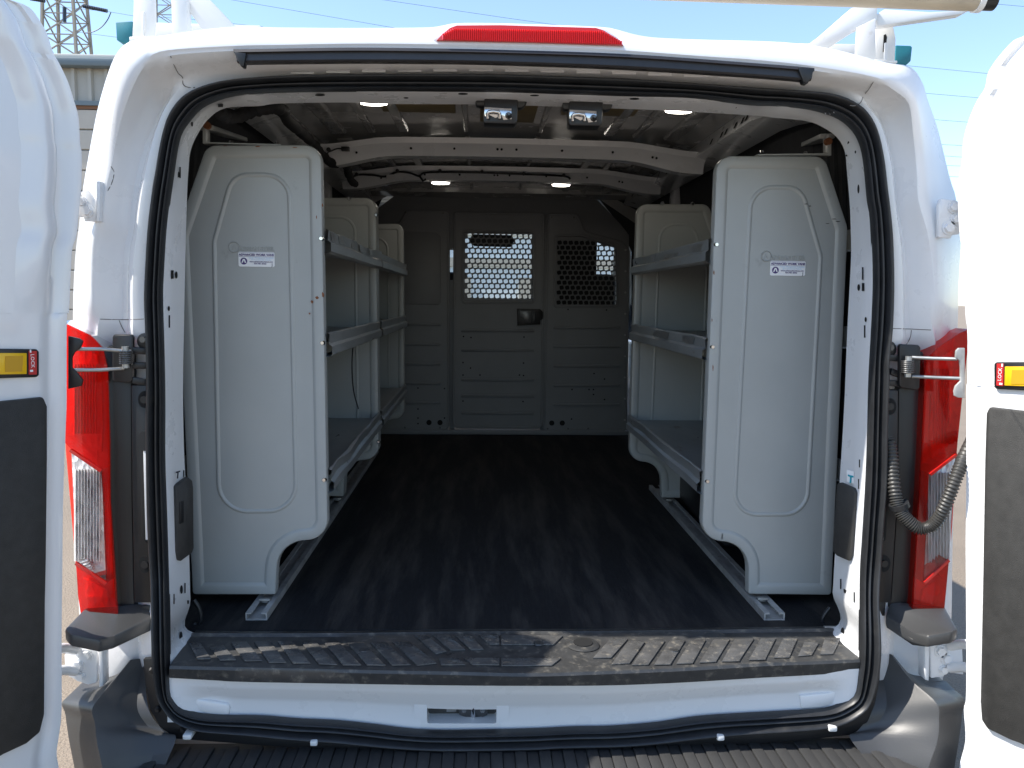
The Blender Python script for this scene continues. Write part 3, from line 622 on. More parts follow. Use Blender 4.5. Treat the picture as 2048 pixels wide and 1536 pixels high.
# ---- bumper with ribbed step
ZT = -.200
def wing(A, B, C, D, name):
    """A seal side, B crest, C outer top, D outer bottom: lists of 3D points"""
    n = len(A); ra = []
    rows_ = []
    for a, b in zip(A, B):
        m1 = a.lerp(b, .35)+Vector((0, .02, -.012)); m2 = a.lerp(b, .7)+Vector((0, .012, -.004))
        rows_.append([a, m1, m2, b])
    V = [p for r in rows_ for p in r]; F = [(i*4+k, i*4+k+1, (i+1)*4+k+1, (i+1)*4+k) for i in range(n-1) for k in range(3)]
    return V, F
def bump_side(A, B, C, name='bumper_wing'):
    g = G(); LN = lambda y, k: -.05*k*sstep(1320, 1440, y); A3 = [P(x, y, Y=Y+LN(y, 1)) for x, y, Y in A]; B3 = [P(x, y, Y=Y+LN(y, .5)) for x, y, Y in B]; C3 = [P(x, y, Y=Y+LN(y, .5)) for x, y, Y in C]
    rings_ = []
    for a, b, c in zip(A3, B3, C3):
        rings_.append([a, a.lerp(b, .3)+Vector((0, .02, -.006)), a.lerp(b, .65)+Vector((0, .016, -.004)), a.lerp(b, .93)+Vector((0, .002, 0)), b, b.lerp(c, .12)+Vector((0, .002, 0)), b.lerp(c, .6), c, c+Vector((0, .12, 0))])
    # refine along
    out = []
    for k in range(len(rings_[0])): out.append([Vector(v) for v in catmull([tuple(r[k]) for r in rings_], 6, False)])
    V = [p for col_ in out for p in col_]; n = len(out[0])
    F = [(k*n+i, k*n+i+1, (k+1)*n+i+1, (k+1)*n+i) for k in range(len(out)-1) for i in range(n-1)]
    return g.add(V, F).build(name, BUMP, van, smooth=35)
bump_side([(288,1321,.004),(291,1370,.0),(300,1425,-.0),(330,1464,-.006),(352,1476,-.02),(325,1545,-.07),(300,1640,-.13)],
          [(261,1320,.0),(225,1364,-.04),(186,1414,-.09),(190,1448,-.10),(194,1485,-.115),(206,1545,-.13),(215,1640,-.14)],
          [(258,1321,.03),(216,1366,.0),(130,1398,-.03),(131,1430,-.035),(138,1480,-.045),(150,1545,-.05),(160,1640,-.05)])
bump_side([(1758,1308,.004),(1756,1360,.0),(1745,1420,.0),(1715,1462,-.006),(1700,1476,-.02),(1750,1545,-.07),(1790,1640,-.13)],
          [(1783,1309,.0),(1822,1360,-.04),(1872,1405,-.09),(1878,1440,-.10),(1874,1485,-.115),(1855,1545,-.13),(1845,1640,-.14)],
          [(1786,1310,.03),(1836,1362,.0),(1922,1390,-.03),(1924,1430,-.035),(1918,1480,-.045),(1908,1545,-.05),(1900,1640,-.05)])
# corner tops
pxc = lambda pts, th, m_, nm, par: G().prism([P(x, y, Y=Y) for x, y, Y in pts], (0, .0, -th)).build(nm, m_, par, bev=.006)
pxc([(130,1396,-.035),(159,1373,.0),(209,1378,.0),(222,1366,-.02),(186,1413,-.088)], .03, BUMP, 'bumper_corner', van)
pxc([(1921,1388,-.035),(1890,1357,.0),(1838,1368,.0),(1834,1366,-.02),(1871,1403,-.088)], .03, BUMP, 'bumper_corner', van)
# flange round the seal with push clips
def flange(pts, nm, Y=.008): return G().prism([P(x, y, Y=Y+lean(x, y)) for x, y in pts], (0, .012, 0)).build(nm, BLACK, van, bev=.002)
fL = flange([(286,1318),(312,1316),(318,1360),(330,1395),(350,1430),(420,1460),(600,1476),(900,1496),(1100,1494),(1480,1466),(1640,1453),(1700,1428),(1735,1395),(1748,1345),(1752,1306),(1762,1305),(1760,1360),(1750,1410),(1735,1446),(1705,1470),(1600,1482),(1300,1500),(1000,1512),(700,1505),(480,1488),(352,1478),(320,1455),(300,1420),(290,1370)], 'bumper_flange', .002)
for x, y in ((303,1341),(315.5,1419),(366,1460),(1742,1400)): G().cyl(P(x, y, Y=-.002+lean(x, y)), (0, -1, 0), .007, .006, 12, .004).build('push_clip', BLACK, fL, smooth=30)
step = G().box((-.86, -.36, ZT-.1), (.86, -.02, ZT)).build('bumper_step', BUMP, van, bev=.004)
k = 0; x = -.80
while x < .80:
    hh = .007 if k % 2 == 0 else .0035
    G().box((x, -.36, ZT-.002), (x+.0245, -.045-(.006 if k % 2 else 0), ZT+hh)).build('step_rib', BUMP, step, bev=.0015); x += .0262; k += 1
for x, y, w_ in ((375,1473,18),(628,1485.5,15),(1441,1475,14),(1665,1457,16)):
    a = P(x-w_/2, y-5, Y=-.08); b = P(x+w_/2, y+5, Y=-.08); G().box((a.x, -.085, b.z), (b.x, -.05, a.z)).build('seal_clip', CLIPW, van, bev=.003)
# bumper cap pieces under each tail lamp
for s, pts in ((0, [(129,1256,-.10),(170,1215,.0),(280,1205,.01),(300,1212,.01),(306,1236,-.004),(228,1270,-.06),(200,1280,-.11),(140,1268,-.115)]), (1, [(1915,1256,-.10),(1890,1212,.0),(1800,1202,.01),(1778,1205,.01),(1770,1230,.0),(1825,1262,-.06),(1855,1272,-.10),(1905,1262,-.115)])):
    L = [P(x, y, Y=Y) for x, y, Y in pts]
    G().prism(L, (0, 0, -.028)).build('lamp_ledge', BUMP, van, bev=.006)
# lower white jamb corners below the ledges
pxp('jamb_corner', [(205,1300),(300,1236),(306,1236),(308,1330),(262,1335),(215,1385),(200,1376)], .03, .02, WHITE, van, bev=.004)
pxp('jamb_corner', [(1850,1285),(1760,1230),(1755,1230),(1757,1330),(1785,1325),(1835,1372),(1850,1366)], .03, .02, WHITE, van, bev=.004)
pxp('bracket_plate', [(283,1212),(306,1211),(306,1240),(284,1240)], .004, .01, BLACK, van); pxp('bracket_plate', [(1755,1205),(1772,1205),(1770,1232),(1756,1232)], .004, .01, BLACK, van)

# ---- black panels beside the seal with screw pockets
for s in (0, 1):
    if s == 0:
        pts = [(262,770),(300,770),(303,1206),(268,1206),(264,1000)]; rec = [(215,690),(262,700),(264,1000),(268,1215),(285,1215),(232,1248),(222,1100),(217,900)]
        holes = [(289,799,13,17),(290,1129,13,17)]; slit = [(283,880),(299,872),(299,1086),(292,1086),(283,1070)]; cap = (289,882,14,20); whites = [(286,897),(300,897),(300,1080),(291,1080)]
    else:
        pts = [(1765,780),(1797,780),(1795,1000),(1782,1206),(1752,1206)]; rec = [(1797,780),(1850,700),(1852,780),(1845,917),(1837,1053),(1824,1240),(1775,1215),(1782,1200),(1795,1000)]
        holes = [(1780,813,13,17),(1768,1127,13,17)]; slit = [(1765,870),(1784,880),(1783,900),(1772,1080),(1764,1086)]; cap = None; whites = [(1765,960),(1771,960),(1767,1080),(1764,1084)]
    pn = pxp('side_panel', pts, -.004, .03, BLACK, van, bev=.003)
    pxp('lamp_side_panel', rec, .012, .04, BLACK, van, bev=.008)
    for x, y, a, b in holes:
        hp_ = G().prism([P(x+a*math.cos(t), y+b*math.sin(t), Y=-.0055) for t in [2*math.pi*k/20 for k in range(20)]], (0, .003, 0)).build('screw_pocket', HOLE_SHADE, pn)
        G().cyl(P(x, y, Y=-.0055), (0, -1, 0), .008, .004, 14).build('screw', BLACK, pn, smooth=30)
    pxp('panel_slot', slit, -.0055, .003, HOLE_SHADE, pn, bev=.001); pxp('white_strip', whites, -.007, .003, WHITE, pn, bev=.001)
    if cap: G().prism([P(cap[0]+cap[2]*math.cos(t), cap[1]+cap[3]*math.sin(t), Y=-.011) for t in [2*math.pi*k/20 for k in range(20)]], (0, .006, 0)).build('grommet', RUBBER, pn)

# ---- tail lamps
def tail_lamp(side):
    if side == 0:
        out = [(120,645),(138,650),(180,672),(203,696),(214,742),(218,880),(219,1000),(227,1120),(235,1249),(166,1243),(158,1190),(150,1130),(130,900)]
        inn = [(160,690),(196,712),(203,760),(205,860),(203,905),(150,880),(140,860)]
        clear = [(142,900),(202,941),(207,1010),(213,1160),(152,1123)]; low = [(165,1155),(214,1180),(220,1232),(176,1228)]
    else:
        out = [(1938,660),(1921,668),(1881,695),(1856,718),(1852,745),(1850.5,780),(1845,917),(1837,1053),(1829,1200),(1824,1240),(1886,1235),(1896,1150),(1904,1081),(1915,908),(1925,780)]
        inn = [(1905,700),(1868,722),(1864,770),(1860,870),(1864,925),(1905,895),(1912,760)]
        clear = [(1913,907),(1859,949),(1854,1040),(1848,1163),(1897,1119),(1903,1040)]; low = [(1890,1150),(1845,1180),(1838,1225),(1880,1220)]
    b = G().prism([P(x, y, Y=.045) for x, y in out], (0, .05, 0)).build('tail_lamp', mat('lamp_red_housing_%d' % side, (.8, .05, .03), .3), van, bev=.004)
    # fluted reflectors behind the lens
    for nm, L in (('red_reflector', inn), ('clear_reflector', clear), ('red_reflector', low)):
        pxp(nm, L, .035, .008, REFL, b, bev=.002)
        xs_ = [p[0] for p in L]; ys_ = [p[1] for p in L]; g = G(); x0, x1 = min(xs_)+6, max(xs_)-8; y0, y1 = min(ys_)+38, max(ys_)-38
        if y1 > y0:
            for k in range(int((x1-x0)/6)):
                g.prism([P(x0+k*6, y0, Y=.034), P(x0+k*6+3, y0, Y=.024), P(x0+k*6+6, y0, Y=.034)], tuple(P(x0+k*6, y1, Y=.034)-P(x0+k*6, y0, Y=.034)))
            o = g.build('reflector_flutes', REFL, b); o['kind'] = 'stuff'
    # lens shell: red frame with a clear window
    if side == 0: red1 = [(118,642),(138,650),(182,671),(206,696),(216,742),(220,880),(221,1000),(229,1120),(237,1251),(164,1245),(156,1190),(152,1127),(212,1168),(206,1010),(203,940),(141,897),(125,880)]
    else: red1 = [(1940,658),(1921,666),(1880,693),(1854,717),(1850,745),(1848.5,780),(1843,917),(1835,1053),(1827,1200),(1822,1242),(1887,1237),(1898,1121),(1847,1166),(1853,1040),(1858,947),(1913,906),(1926,780)]
    R2_ = [P(x, y, Y=-.012) for x, y in red1]
    G().prism(R2_, (0, .004, 0)).build('red_lens', REDL, b)
    n = len(R2_); V = R2_+[p+Vector((0, .055, 0)) for p in R2_]
    G().add(V, [(i, i+n, (i+1) % n+n, (i+1) % n) for i in range(n)]).build('lens_side', REDL, b)
    cc = [(x, y) for x, y in clear]; pxp('clear_lens', cc, -.013, .004, CLEARL, b, bev=0)
    # lens edge bands
    (a1, a2, b1, b2) = ((141,900),(203,942),(152,1126),(213,1167)) if side == 0 else ((1913,908),(1859,949),(1897,1120),(1848,1165))
    for p, q in ((a1, a2), (b1, b2)):
        G().bar(P(*p, Y=-.012), P(*q, Y=-.012), .006, .008, (0, 1, 0)).build('lens_band', bpy.data.materials['red_reflector_back'], b)
tail_lamp(0); tail_lamp(1)

# ---- door check springs and rods
def check(side):
    if side == 0:
        base = pxp('door_check', [(226,669),(262,669),(266,674),(265,760),(260,766),(228,764),(224,758),(224,675)], -.015, .012, BLACK, van, bev=.003)
        sp = (252, 703, 730); rods = [((140,698,-.07),(200,698,-.045),(262,703,-.02)), ((141,740,-.07),(200,740,-.045),(248,737,-.02))]
        fork = [(136,672),(158,677),(165,682),(160,696),(148,705),(143,715),(143,735),(150,742),(165,760),(162,772),(150,775),(136,778)]
        arms = [((262,700),(296,703)),((258,731),(296,731)),((265,760),(296,765))]; ear = (287, 682)
    else:
        base = pxp('door_check', [(1801,688),(1838,690),(1842,695),(1840,776),(1835,781),(1803,776),(1799,770),(1799,694)], -.015, .012, BLACK, van, bev=.003)
        sp = (1815, 722, 748); rods = [((1824,715,-.02),(1870,717,-.045),(1914,718,-.07)), ((1824,753,-.02),(1870,755,-.045),(1924,757,-.07))]
        fork = [(1930,696),(1918,696),(1913,702),(1912,715),(1920,722),(1922,735),(1922,762),(1912,772),(1909,782),(1910,792),(1916,795),(1930,796)]
        arms = [((1776,715),(1808,718)),((1780,742),(1805,752)),((1776,765),(1800,768))]; ear = (1780, 698)
    g = G(); x, y0, y1 = sp
    for k in range(7): 
        a = P(x, y0+(y1-y0)*(k+.5)/7, Y=-.03); L = [a+Vector((math.cos(t)*.012, math.sin(t)*.012, t*.0004)) for t in [2*math.pi*j/12 for j in range(13)]]
        g.tube(L, .0017, 6)
    g.build('coil_spring', DSTEEL, base, smooth=60)
    G().cyl(P(x, y1+6, Y=-.03), (0, 0, 1), .007, .045, 12).build('spring_pin', METAL, base, smooth=30)
    for r in rods: G().tube([P(a, b, Y=c) for a, b, c in r], .0038, 8).build('check_rod', METAL, base, smooth=60)
    G().prism([P(x, y, Y=-.075) for x, y in fork], (0, .006, 0)).build('check_fork', BLACK if side == 0 else RAIL, base, bev=.001)
    for a, b in arms: G().bar(P(*a, Y=-.01), P(*b, Y=.0), .010, .014).build('check_arm', BLACK, base, bev=.002)
    G().prism([P(ear[0]+14*math.cos(t), ear[1]+16*math.sin(t), Y=-.004) for t in [2*math.pi*k/16 for k in range(16)]], (0, .01, 0)).build('bolt_ear', BLACK, base, bev=.002)
    G().cyl(P(ear[0], ear[1]-3, Y=-.005), (0, -1, 0), .007, .006, 6).build('bolt', DSTEEL, base)
check(0); check(1)

# ---- hinges
def hinge(pl, bolts, nm, Y=.0, bend=None):
    h = pxp('door_hinge', pl, Y, .012, WHITE, van, bev=.003)
    if bend: pxp('hinge_flap', bend, Y-.006, .03, WHITE, h, bev=.002)
    for x, y, r in bolts:
        G().cyl(P(x, y, Y=Y), (0, -1, 0), r*1.5, .003, 18).build('washer', WHITE, h, smooth=30)
        G().cyl(P(x, y, Y=Y-.003), (0, -1, 0), r, .007, 6).build('bolt', WHITE, h)
hinge([(166,400),(160,385),(176,378),(192,400),(192,443),(168,443),(167,434),(150,434),(150,400)], [(174,421,.010),(163,404,.008)], 'u', -.01, [(192,362),(200,362),(199,443),(192,443)])
hinge([(1882,397),(1913,400),(1920,434),(1920,468),(1905,470),(1903,477),(1877,475),(1877,410)], [(1907,414,.009),(1897,456,.010),(1912,438,.009)], 'u', -.01)
hinge([(160,1292),(190,1300),(196,1304),(193,1366),(176,1370),(158,1364),(130,1350),(128,1310)], [(172,1311,.010),(156,1330,.0095),(161,1352,.0075)], 'l', -.03, [(196,1298),(205,1298),(206,1372),(198,1375)])
hinge([(1860,1290),(1895,1284),(1925,1290),(1928,1350),(1895,1345),(1887,1354),(1862,1357)], [(1881,1302,.010),(1893,1317,.0095),(1887,1339,.0075)], 'l', -.03, [(1850,1286),(1860,1286),(1858,1362),(1850,1360)])
for pts in ([(100,1300,-.1),(128,1296,-.06),(150,1300,-.035)], [(100,1345,-.1),(128,1340,-.06),(150,1342,-.035)], [(1955,1290,-.1),(1925,1288,-.06),(1900,1292,-.035)], [(1955,1340,-.1),(1925,1334,-.06),(1900,1336,-.035)]):
    G().tube([P(x, y, Y=Y) for x, y, Y in pts], .011, 10).build('hinge_knuckle', WHITE, van, smooth=60)

# ---- rear doors
def rear_door(side):
    s = -1 if side == 0 else 1
    if side == 0: edge = [(20,0),(61,15),(84,43),(99,71),(110.5,107),(122,127),(140,165),(152,203),(161,236),(164,287),(167,305),(167.6,338),(166,381),(161,429),(157,470),(149,495),(146,530),(142,620),(137.5,640),(137,800),(136,835),(130,999),(128.5,1135),(127,1277),(127,1417),(122,1467),(117,1505),(122,1545),(122,1640)]
    else: edge = [(2075,40),(2048,70),(2022,83),(1995,112),(1979,134),(1971,150),(1965.6,177),(1949.6,203),(1933.5,241),(1923,281),(1920,321),(1913.5,361),(1912,396),(1915,462),(1924,533),(1927,626),(1931,667),(1931,763),(1929,780),(1929,940),(1927.7,1081),(1928,1150),(1928.7,1378),(1924,1417),(1927,1480),(1914,1540),(1914,1640)]
    piv = P(edge[16 if side == 0 else 18][0], 800, Y=-.085); DIR = Vector((s*DOORK[0], -DOORK[1], 0)).normalized(); N = Vector((-s*DIR.y*-1, 0, 0))
    N = Vector((DIR.y*s, -DIR.x*s, 0)); 
    if N.dot(CAM-piv) < 0: N = -N
    def D(px, py, off=0.0): return P(px, py, pl=(piv+N*off, N))
    def az(p): return ((p-piv).dot(DIR), p.z)
    def W(a, z, off=0.0): q = piv+DIR*a+N*off; return Vector((q.x, q.y, z))
    E_ = [az(D(x, y)) for x, y in catmull([tuple(map(float, e)) for e in edge], 4, False)]
    prof_ = [(0, -.045), (0, -.008), (.004, 0), (.024, .0), (.03, -.006), (.042, -.006), (.05, .008), (.062, .014), (.085, .014), (.1, .004), (.115, .0)]
    g = G(); V = []; n = len(prof_)
    for a0, z in E_:
        k = sstep(.74, .86, z); sh = .012*sstep(.9, .97, z)
        for i, (da, off) in enumerate(prof_): V.append(W(a0+da+(sh if i > 4 else 0), z, off if i < 6 else off*k))
    F = [(i*n+k, i*n+k+1, (i+1)*n+k+1, (i+1)*n+k) for i in range(len(E_)-1) for k in range(n-1)]
    g.add(V, F)
    # inner skin beyond the edge band, with the window opening
    aw0, aw1, zw0, zw1 = DOORWIN
    zt_, zb_ = max(z for a, z in E_), min(z for a, z in E_)
    mid = [(max(a+.115, a+.115+.012*sstep(.9, .97, z)), z) for a, z in E_]
    V = []; F = []
    m = len(mid)
    for a, z in mid:
        zz = min(z, 1.33); lo_ = aw0-.02
        V += [W(a, z, 0), W(max(a+.001, aw0), z, 0), W(max(a+.002, aw1), z, 0), W(max(a+.003, .80), z, 0)]
    for i in range(m-1):
        zc = (mid[i][1]+mid[i+1][1])/2
        for k in range(3):
            if k == 1 and zw0 < zc < zw1: continue
            F.append((i*4+k, i*4+k+1, (i+1)*4+k+1, (i+1)*4+k))
    g.add(V, F)
    # outer skin
    V = [W(q, z, -.05) for a, z in E_ for q in (a, max(a+.001, aw0), max(a+.002, aw1), max(a+.003, .80))]
    g.add(V, [f for f in F])
    d = g.build('rear_door', WHITE_DOOR, van, smooth=50)
    G().add([W(aw0-.01, zw0-.02, -.025), W(aw1+.01, zw0-.02, -.025), W(aw1+.01, zw1+.02, -.025), W(aw0-.01, zw1+.02, -.025)], [(0, 1, 2, 3)]).build('door_window', GLASS, d)
    # black trim panel
    if side == 0: tr = [(88,812),(88,917),(86,1108),(84,1201),(82.5,1425),(73.6,1462),(45.7,1485),(0,1506)]; top_y = 792; c1 = (80,793)
    else: tr = [(1978,826),(1975,917),(1971,1150),(1966,1400),(1968.6,1437),(1980,1455),(2026,1477),(2048,1485)]; top_y = 812; c1 = (1984,813)
    L = [az(D(*c1))]+[az(D(*q)) for q in tr]; ae = .66; L.append((ae, L[-1][1]-.06)); L.append((ae, L[0][1]))
    G().prism([W(a, z, .001) for a, z in L], N*.012).build('trim_panel', TRIM, d, bev=.005)
    # latch release
    if side == 0: fr_ = [(-25,697),(70,698),(75,703),(75,750),(70,754),(-25,757)]; ye = [(-15,706),(52,706),(52,748),(-15,749)]; yi = [(10,712),(46,712),(44,743),(10,744)]; re = [(57,702),(73,702),(73,749),(57,749)]; tx = (62, 722); rec_ = [(-40,690),(80,688),(90,700),(90,762),(78,768),(-40,772)]
    else: fr_ = [(2075,723),(1995,724),(1991,728),(1991,774),(1996,778),(2075,782)]; ye = [(2065,733),(2011,733),(2010,771),(2065,773)]; yi = [(2060,740),(2024,740),(2022,768),(2060,768)]; re = [(1994,727),(2008,727),(2007,772),(1993,771)]; tx = (2003, 749); rec_ = None
    fo = G().prism([D(x, y, .002) for x, y in fr_], N*.006).build('release_bezel', BLACK, d, bev=.002)
    G().prism([D(x, y, .008) for x, y in ye], N*.003).build('yellow_release_pull', YEL, d, bev=.001)
    G().prism([D(x, y, .0115) for x, y in yi], N*.0006).build('pull_recess', mat('yellow_inner_%d' % side, (.6, .32, .01), .45), d)
    G().prism([D(x, y, .008) for x, y in re], N*.0012).build('lock_sticker', REDP, d)
    base = D(tx[0], tx[1], .0097); sgn = -1 if side == 0 else 1
    rgt = DIR*s  # towards picture right
    text('lock_lettering', 'LOCK', .010, (0, 0, 0), WHITEP, d, normal=lambda x, y, z: base+Vector((0, 0, -x if side == 0 else x))+(rgt*(y*(1 if side == 0 else -1)))+N*z)
    for k, (w_, h_) in enumerate(((.006, .004), (.003, .006))):
        for q in (0, 1):
            zc = base+Vector((0, 0, .019 if q else -.019))
            if k == q: G().prism([zc+DIR*-w_/2+Vector((0, 0, -h_/2)), zc+DIR*w_/2+Vector((0, 0, -h_/2)), zc+DIR*w_/2+Vector((0, 0, h_/2)), zc+DIR*-w_/2+Vector((0, 0, h_/2))], N*.0003).build('lock_icon', WHITEP, d)
    return d
DOORK = (.5, .866); DOORWIN = (.20, .68, .40, 1.02)
rear_door(0); rear_door(1)
# corrugated cable conduit to the right door
hp = pxpath([(1776,872,.01),(1783,905,-.005),(1786,950,-.02),(1792,995,-.035),(1800,1020,-.045),(1815,1040,-.055),(1838,1056,-.065),(1862,1052,-.075),(1880,1032,-.085),(1897,995,-.095),(1912,955,-.095),(1926,920,-.08),(1945,880,-.04)], 24)
G().tube(hp, .012, 14, rf=lambda i: (.0125+.0016*(1 if i % 4 < 2 else -1))*(1 if i < 75 or i > 150 else 1.05)).build('door_cable_conduit', mat('dusty_rubber', (.05, .048, .044), .45), van, smooth=60)
q = P(1797, 1012, Y=-.04); G().tube([q+Vector((0, 0, .006)), q+Vector((.004, 0, -.004))], .021, 18).build('conduit_collar', RUBBER, van, smooth=40)

# ================================================================== cargo mat and rails
m_ = G().box((-.875, .125, -.012), (.875, 2.90, .0)).build('floor_mat', MAT, None, bev=.003); tag(m_, 'black rubber floor mat covering the load floor of the van', 'floor mat')
for s, lb in ((-1, 'bare metal channel rail bolted to the floor under the left shelves'), (1, 'bare metal channel rail bolted to the floor under the single right shelf')):
    x0 = -.664 if s < 0 else .614
    ya, yb = (.178, 2.35) if s < 0 else (.168, 1.56)
    t = thing('floor_rail', lb, 'rail', (s*.64, 1.2, 0), 'floor rails under the shelves')
    g = G(); w_ = .052
    pf = [(0, .001), (w_, .001), (w_, .02), (w_-.014, .02), (w_-.014, .0165), (w_-.0035, .0165), (w_-.0035, .0045), (.0035, .0045), (.0035, .0165), (.014, .0165), (.014, .02), (0, .02)]
    g.prism([(x0+a, ya, b) for a, b in pf], (0, yb-ya, 0))
    g.build('channel', RAIL, t)
    for y in ((.30, 1.34, 2.3) if s < 0 else (.30, 1.34)): G().box((x0+.012, y-.05, .021), (x0+w_-.012, y-.03, .026)).box((x0+.018, y-.045, .015), (x0+w_-.018, y-.035, .021)).build('rail_clamp', METAL, t, bev=.001)
# cargo loops in the rear corners
for s, pts, lb in ((-1, [(388,1200),(398,1216),(402,1236),(396,1250),(388,1248)], 'black cargo loop in the left rear corner of the load floor'), (1, [(1660,1215),(1650,1228),(1645,1240),(1650,1250),(1662,1248)], 'black cargo loop in the right rear corner of the load floor')):
    o = G().tube([P(x, y, Y=.16) for x, y in catmull(pts, 5, False)], .005, 8).build('cargo_loop', RUBBER, None, smooth=60); tag(o, lb, 'cargo loop', 'cargo loops on the floor')
o = G().cyl(P(1648, 1254.5, Z=.008), (1, 0, 0), .004, .03, 10).build('loose_bolt', METAL, None, smooth=40); tag(o, 'small bare metal bolt lying by the right end of the sill', 'bolt')

# ================================================================== shelving
YA, YB, YC = .27, 1.30, 2.35
def q3(x, y, r, Y=YA): p = P(x, y, Y=Y); return (p.x, p.z, r)
OUTL = [q3(412,290,.035), q3(642,289,.04), q3(656,1081,.055), q3(556,1082,.075), q3(551,1190,.006), q3(384,1190,.01), q3(350,468,.06)]
OUTR = [q3(1697,455,.06), q3(1664,1191,.01), q3(1497,1189,.006), q3(1497,1084,.075), q3(1403,1083,.055), q3(1434,311,.04), q3(1650,312,.035)]
BEADL = [q3(464,349,.05), q3(577,349,.055), q3(592,1023,.07), q3(437,1024,.07), q3(427,483,.05)]
BEADR = [q3(1643,512,.05), q3(1615,1030,.06), q3(1469,1030,.06), q3(1504,374,.055), q3(1604,374,.05)]
def end_panel(outl, bead, y, facing, parent, name='end_panel', m_=None):
    """pressed steel end panel; facing -1: pan face looks to the rear doors"""
    f = facing; m_ = m_ or GREYSH
    L = lambda d, yy: xz(rloop(outl, d, 8), y+yy)
    g = G().loft([L(.0, .028*-f), L(0, .006*-f), L(.0018, .0018*-f), L(.006, 0), L(.022, 0), L(.026, .001*-f), L(.031, .005*-f)], caps=(False, False))
    inner = L(.031, .005*-f); g.add(inner, [tuple(range(len(inner)))])
    back = L(.002, .027*-f); 
    o = g.build(name, m_, parent, smooth=40)
    b0 = xz(rloop(bead, -.006, 8), y+.0052*-f); b1 = xz(rloop(bead, -.002, 8), y+.0015*-f); b2 = xz(rloop(bead, .002, 8), y+.0015*-f); b3 = xz(rloop(bead, .006, 8), y+.0052*-f)
    G().loft([b0, b1, b2, b3]).build('pressed_bead', m_, o, smooth=60)
    G().add(xz(rloop(outl, .0, 8), y+.0065*-f), [tuple(range(len(inner)))]).build('back_sheet', m_, o)
    return o
from mathutils import noise as MN
def shelf(s, y0, y1, zt_, parent, bend=0, seedv=0, xf=.476, xb=.84, dip=0, lip=.06):
    """channel-fronted shelf between two end panels; s = side, zt_ = top of the front lip"""
    n = 36; R_ = []
    for i in range(n+1):
        t = i/n; y = y0+(y1-y0)*t
        nz = MN.noise(Vector((t*6, seedv, 0)))*bend+MN.noise(Vector((t*22, seedv, 5)))*bend*.4
        nd = MN.noise(Vector((t*4, seedv, 9)))*bend
        dp = -dip*math.exp(-((t-.33)/.14)**2) if dip else 0
        x = xf
        pr_ = [(x+.012, -.022), (x+.002, nz*.6), (x-.004+nd, -.003+nz), (x-.002+nd, -.028+nz*.6), (x-.010+nd*.6, -.034), (x-.010+nd*.4, -.034-(lip-.034)*.8), (x-.002, -lip), (x+.014, -lip), (x+.014, -lip+.006)]
        R_.append([(s*a, y, zt_+b+dp) for a, b in pr_])
    V = [p for r in R_ for p in r]; m = 9
    lp_ = G().add(V, [(i*m+k, i*m+k+1, (i+1)*m+k+1, (i+1)*m+k) for i in range(n) for k in range(m-1)])
    sh = G().box((min(s*xf, s*xb)+(.008 if s > 0 else 0), y0, zt_-.026), (max(s*xf, s*xb)-(0 if s > 0 else .008), y1, zt_-.022)).box((s*xb-.002, y0, zt_-.026), (s*xb+.002, y1, zt_+.03)).build('shelf', GREYSHELF, parent)
    lp_.build('shelf_lip', GREYSHELF, sh, smooth=25)
    return sh
def bolt_at(p, par, d=(0, -1, 0), r=.007): G().cyl(p, d, r, .005, 10, r*.6).build('bolt', CHROME, par, smooth=30)
uA = thing('shelving_unit', 'grey steel three-shelf unit nearest the left rear door, with a stickered end panel', 'shelving unit', (-.66, .8, .02), 'grey steel shelving units in the van')
uB = thing('shelving_unit', 'darker far-left steel shelving unit standing beside the partition', 'shelving unit', (-.66, 1.85, .02), 'grey steel shelving units in the van')
uC = thing('shelving_unit', 'grey steel shelving unit along the right wall with a sagging bottom shelf', 'shelving unit', (.66, .8, .02), 'grey steel shelving units in the van')
pA = end_panel(OUTL, BEADL, YA, -1, uA); end_panel(OUTL, BEADL, YB, -1, uA)
end_panel(OUTL, BEADL, YB+.035, -1, uB); end_panel(OUTL, BEADL, YC, -1, uB)
pC = end_panel(OUTR, BEADR, YA, -1, uC); end_panel(OUTR, BEADR, YB, -1, uC)
for z, b, d in ((.955, .012, 0), (.70, .004, 0), (.355, .010, 0)):
    shelf(-1, YA+.01, YB, z, uA, b, z*10); shelf(-1, YB+.045, YC, z+.0, uB, b*.5, z*7+3)
for z, b, d in ((.945, .004, 0), (.70, .005, 0), (.355, .006, .055)):
    shelf(1, YA+.01, YB, z, uC, b, z*5+1, dip=0 if not d else 0, xf=.474)
for z in (.93, .675, .33):
    for (u, x, y) in ((uA, -.478, YA+.002), (uC, .478, YA+.002), (uA, -.478, YB), (uB, -.478, YB+.037)):
        bolt_at((x-.01*(-1 if x < 0 else 1)*-1, y, z), u, (0, -1, 0), .007)
# unit top brackets and roof struts
for u, s, L in ((uA, -1, [(405,250),(412,250),(412,284),(560,288),(560,291),(405,287)]), (uC, 1, [(1663,268),(1656,268),(1656,306),(1515,308),(1515,311),(1663,311)])):
    pxp('top_bracket', L, YA+.01, .03, GREYSH, u, bev=.001)
    a, b = (P(412, 255, Y=YA+.03), P(520, 291, Y=YB)) if s < 0 else (P(1655, 272, Y=YA+.03), P(1560, 312, Y=YB))
    G().bar(a, b, .035, .012).build('top_strut', GREYSH, u, bev=.002)
    c = P(416, 252, Y=YA+.02) if s < 0 else P(1654, 284, Y=YA+.02)
    G().cyl(c, (0, -1, 0), .009, .012, 14).build('rubber_bush', RUST, u, smooth=30)
    for x, y in (((462, 284), (553, 287)) if s < 0 else ((1524, 304), (1611, 306))): bolt_at(P(x, y+1, Y=YA+.02), u, (0, 0, 1), .006)
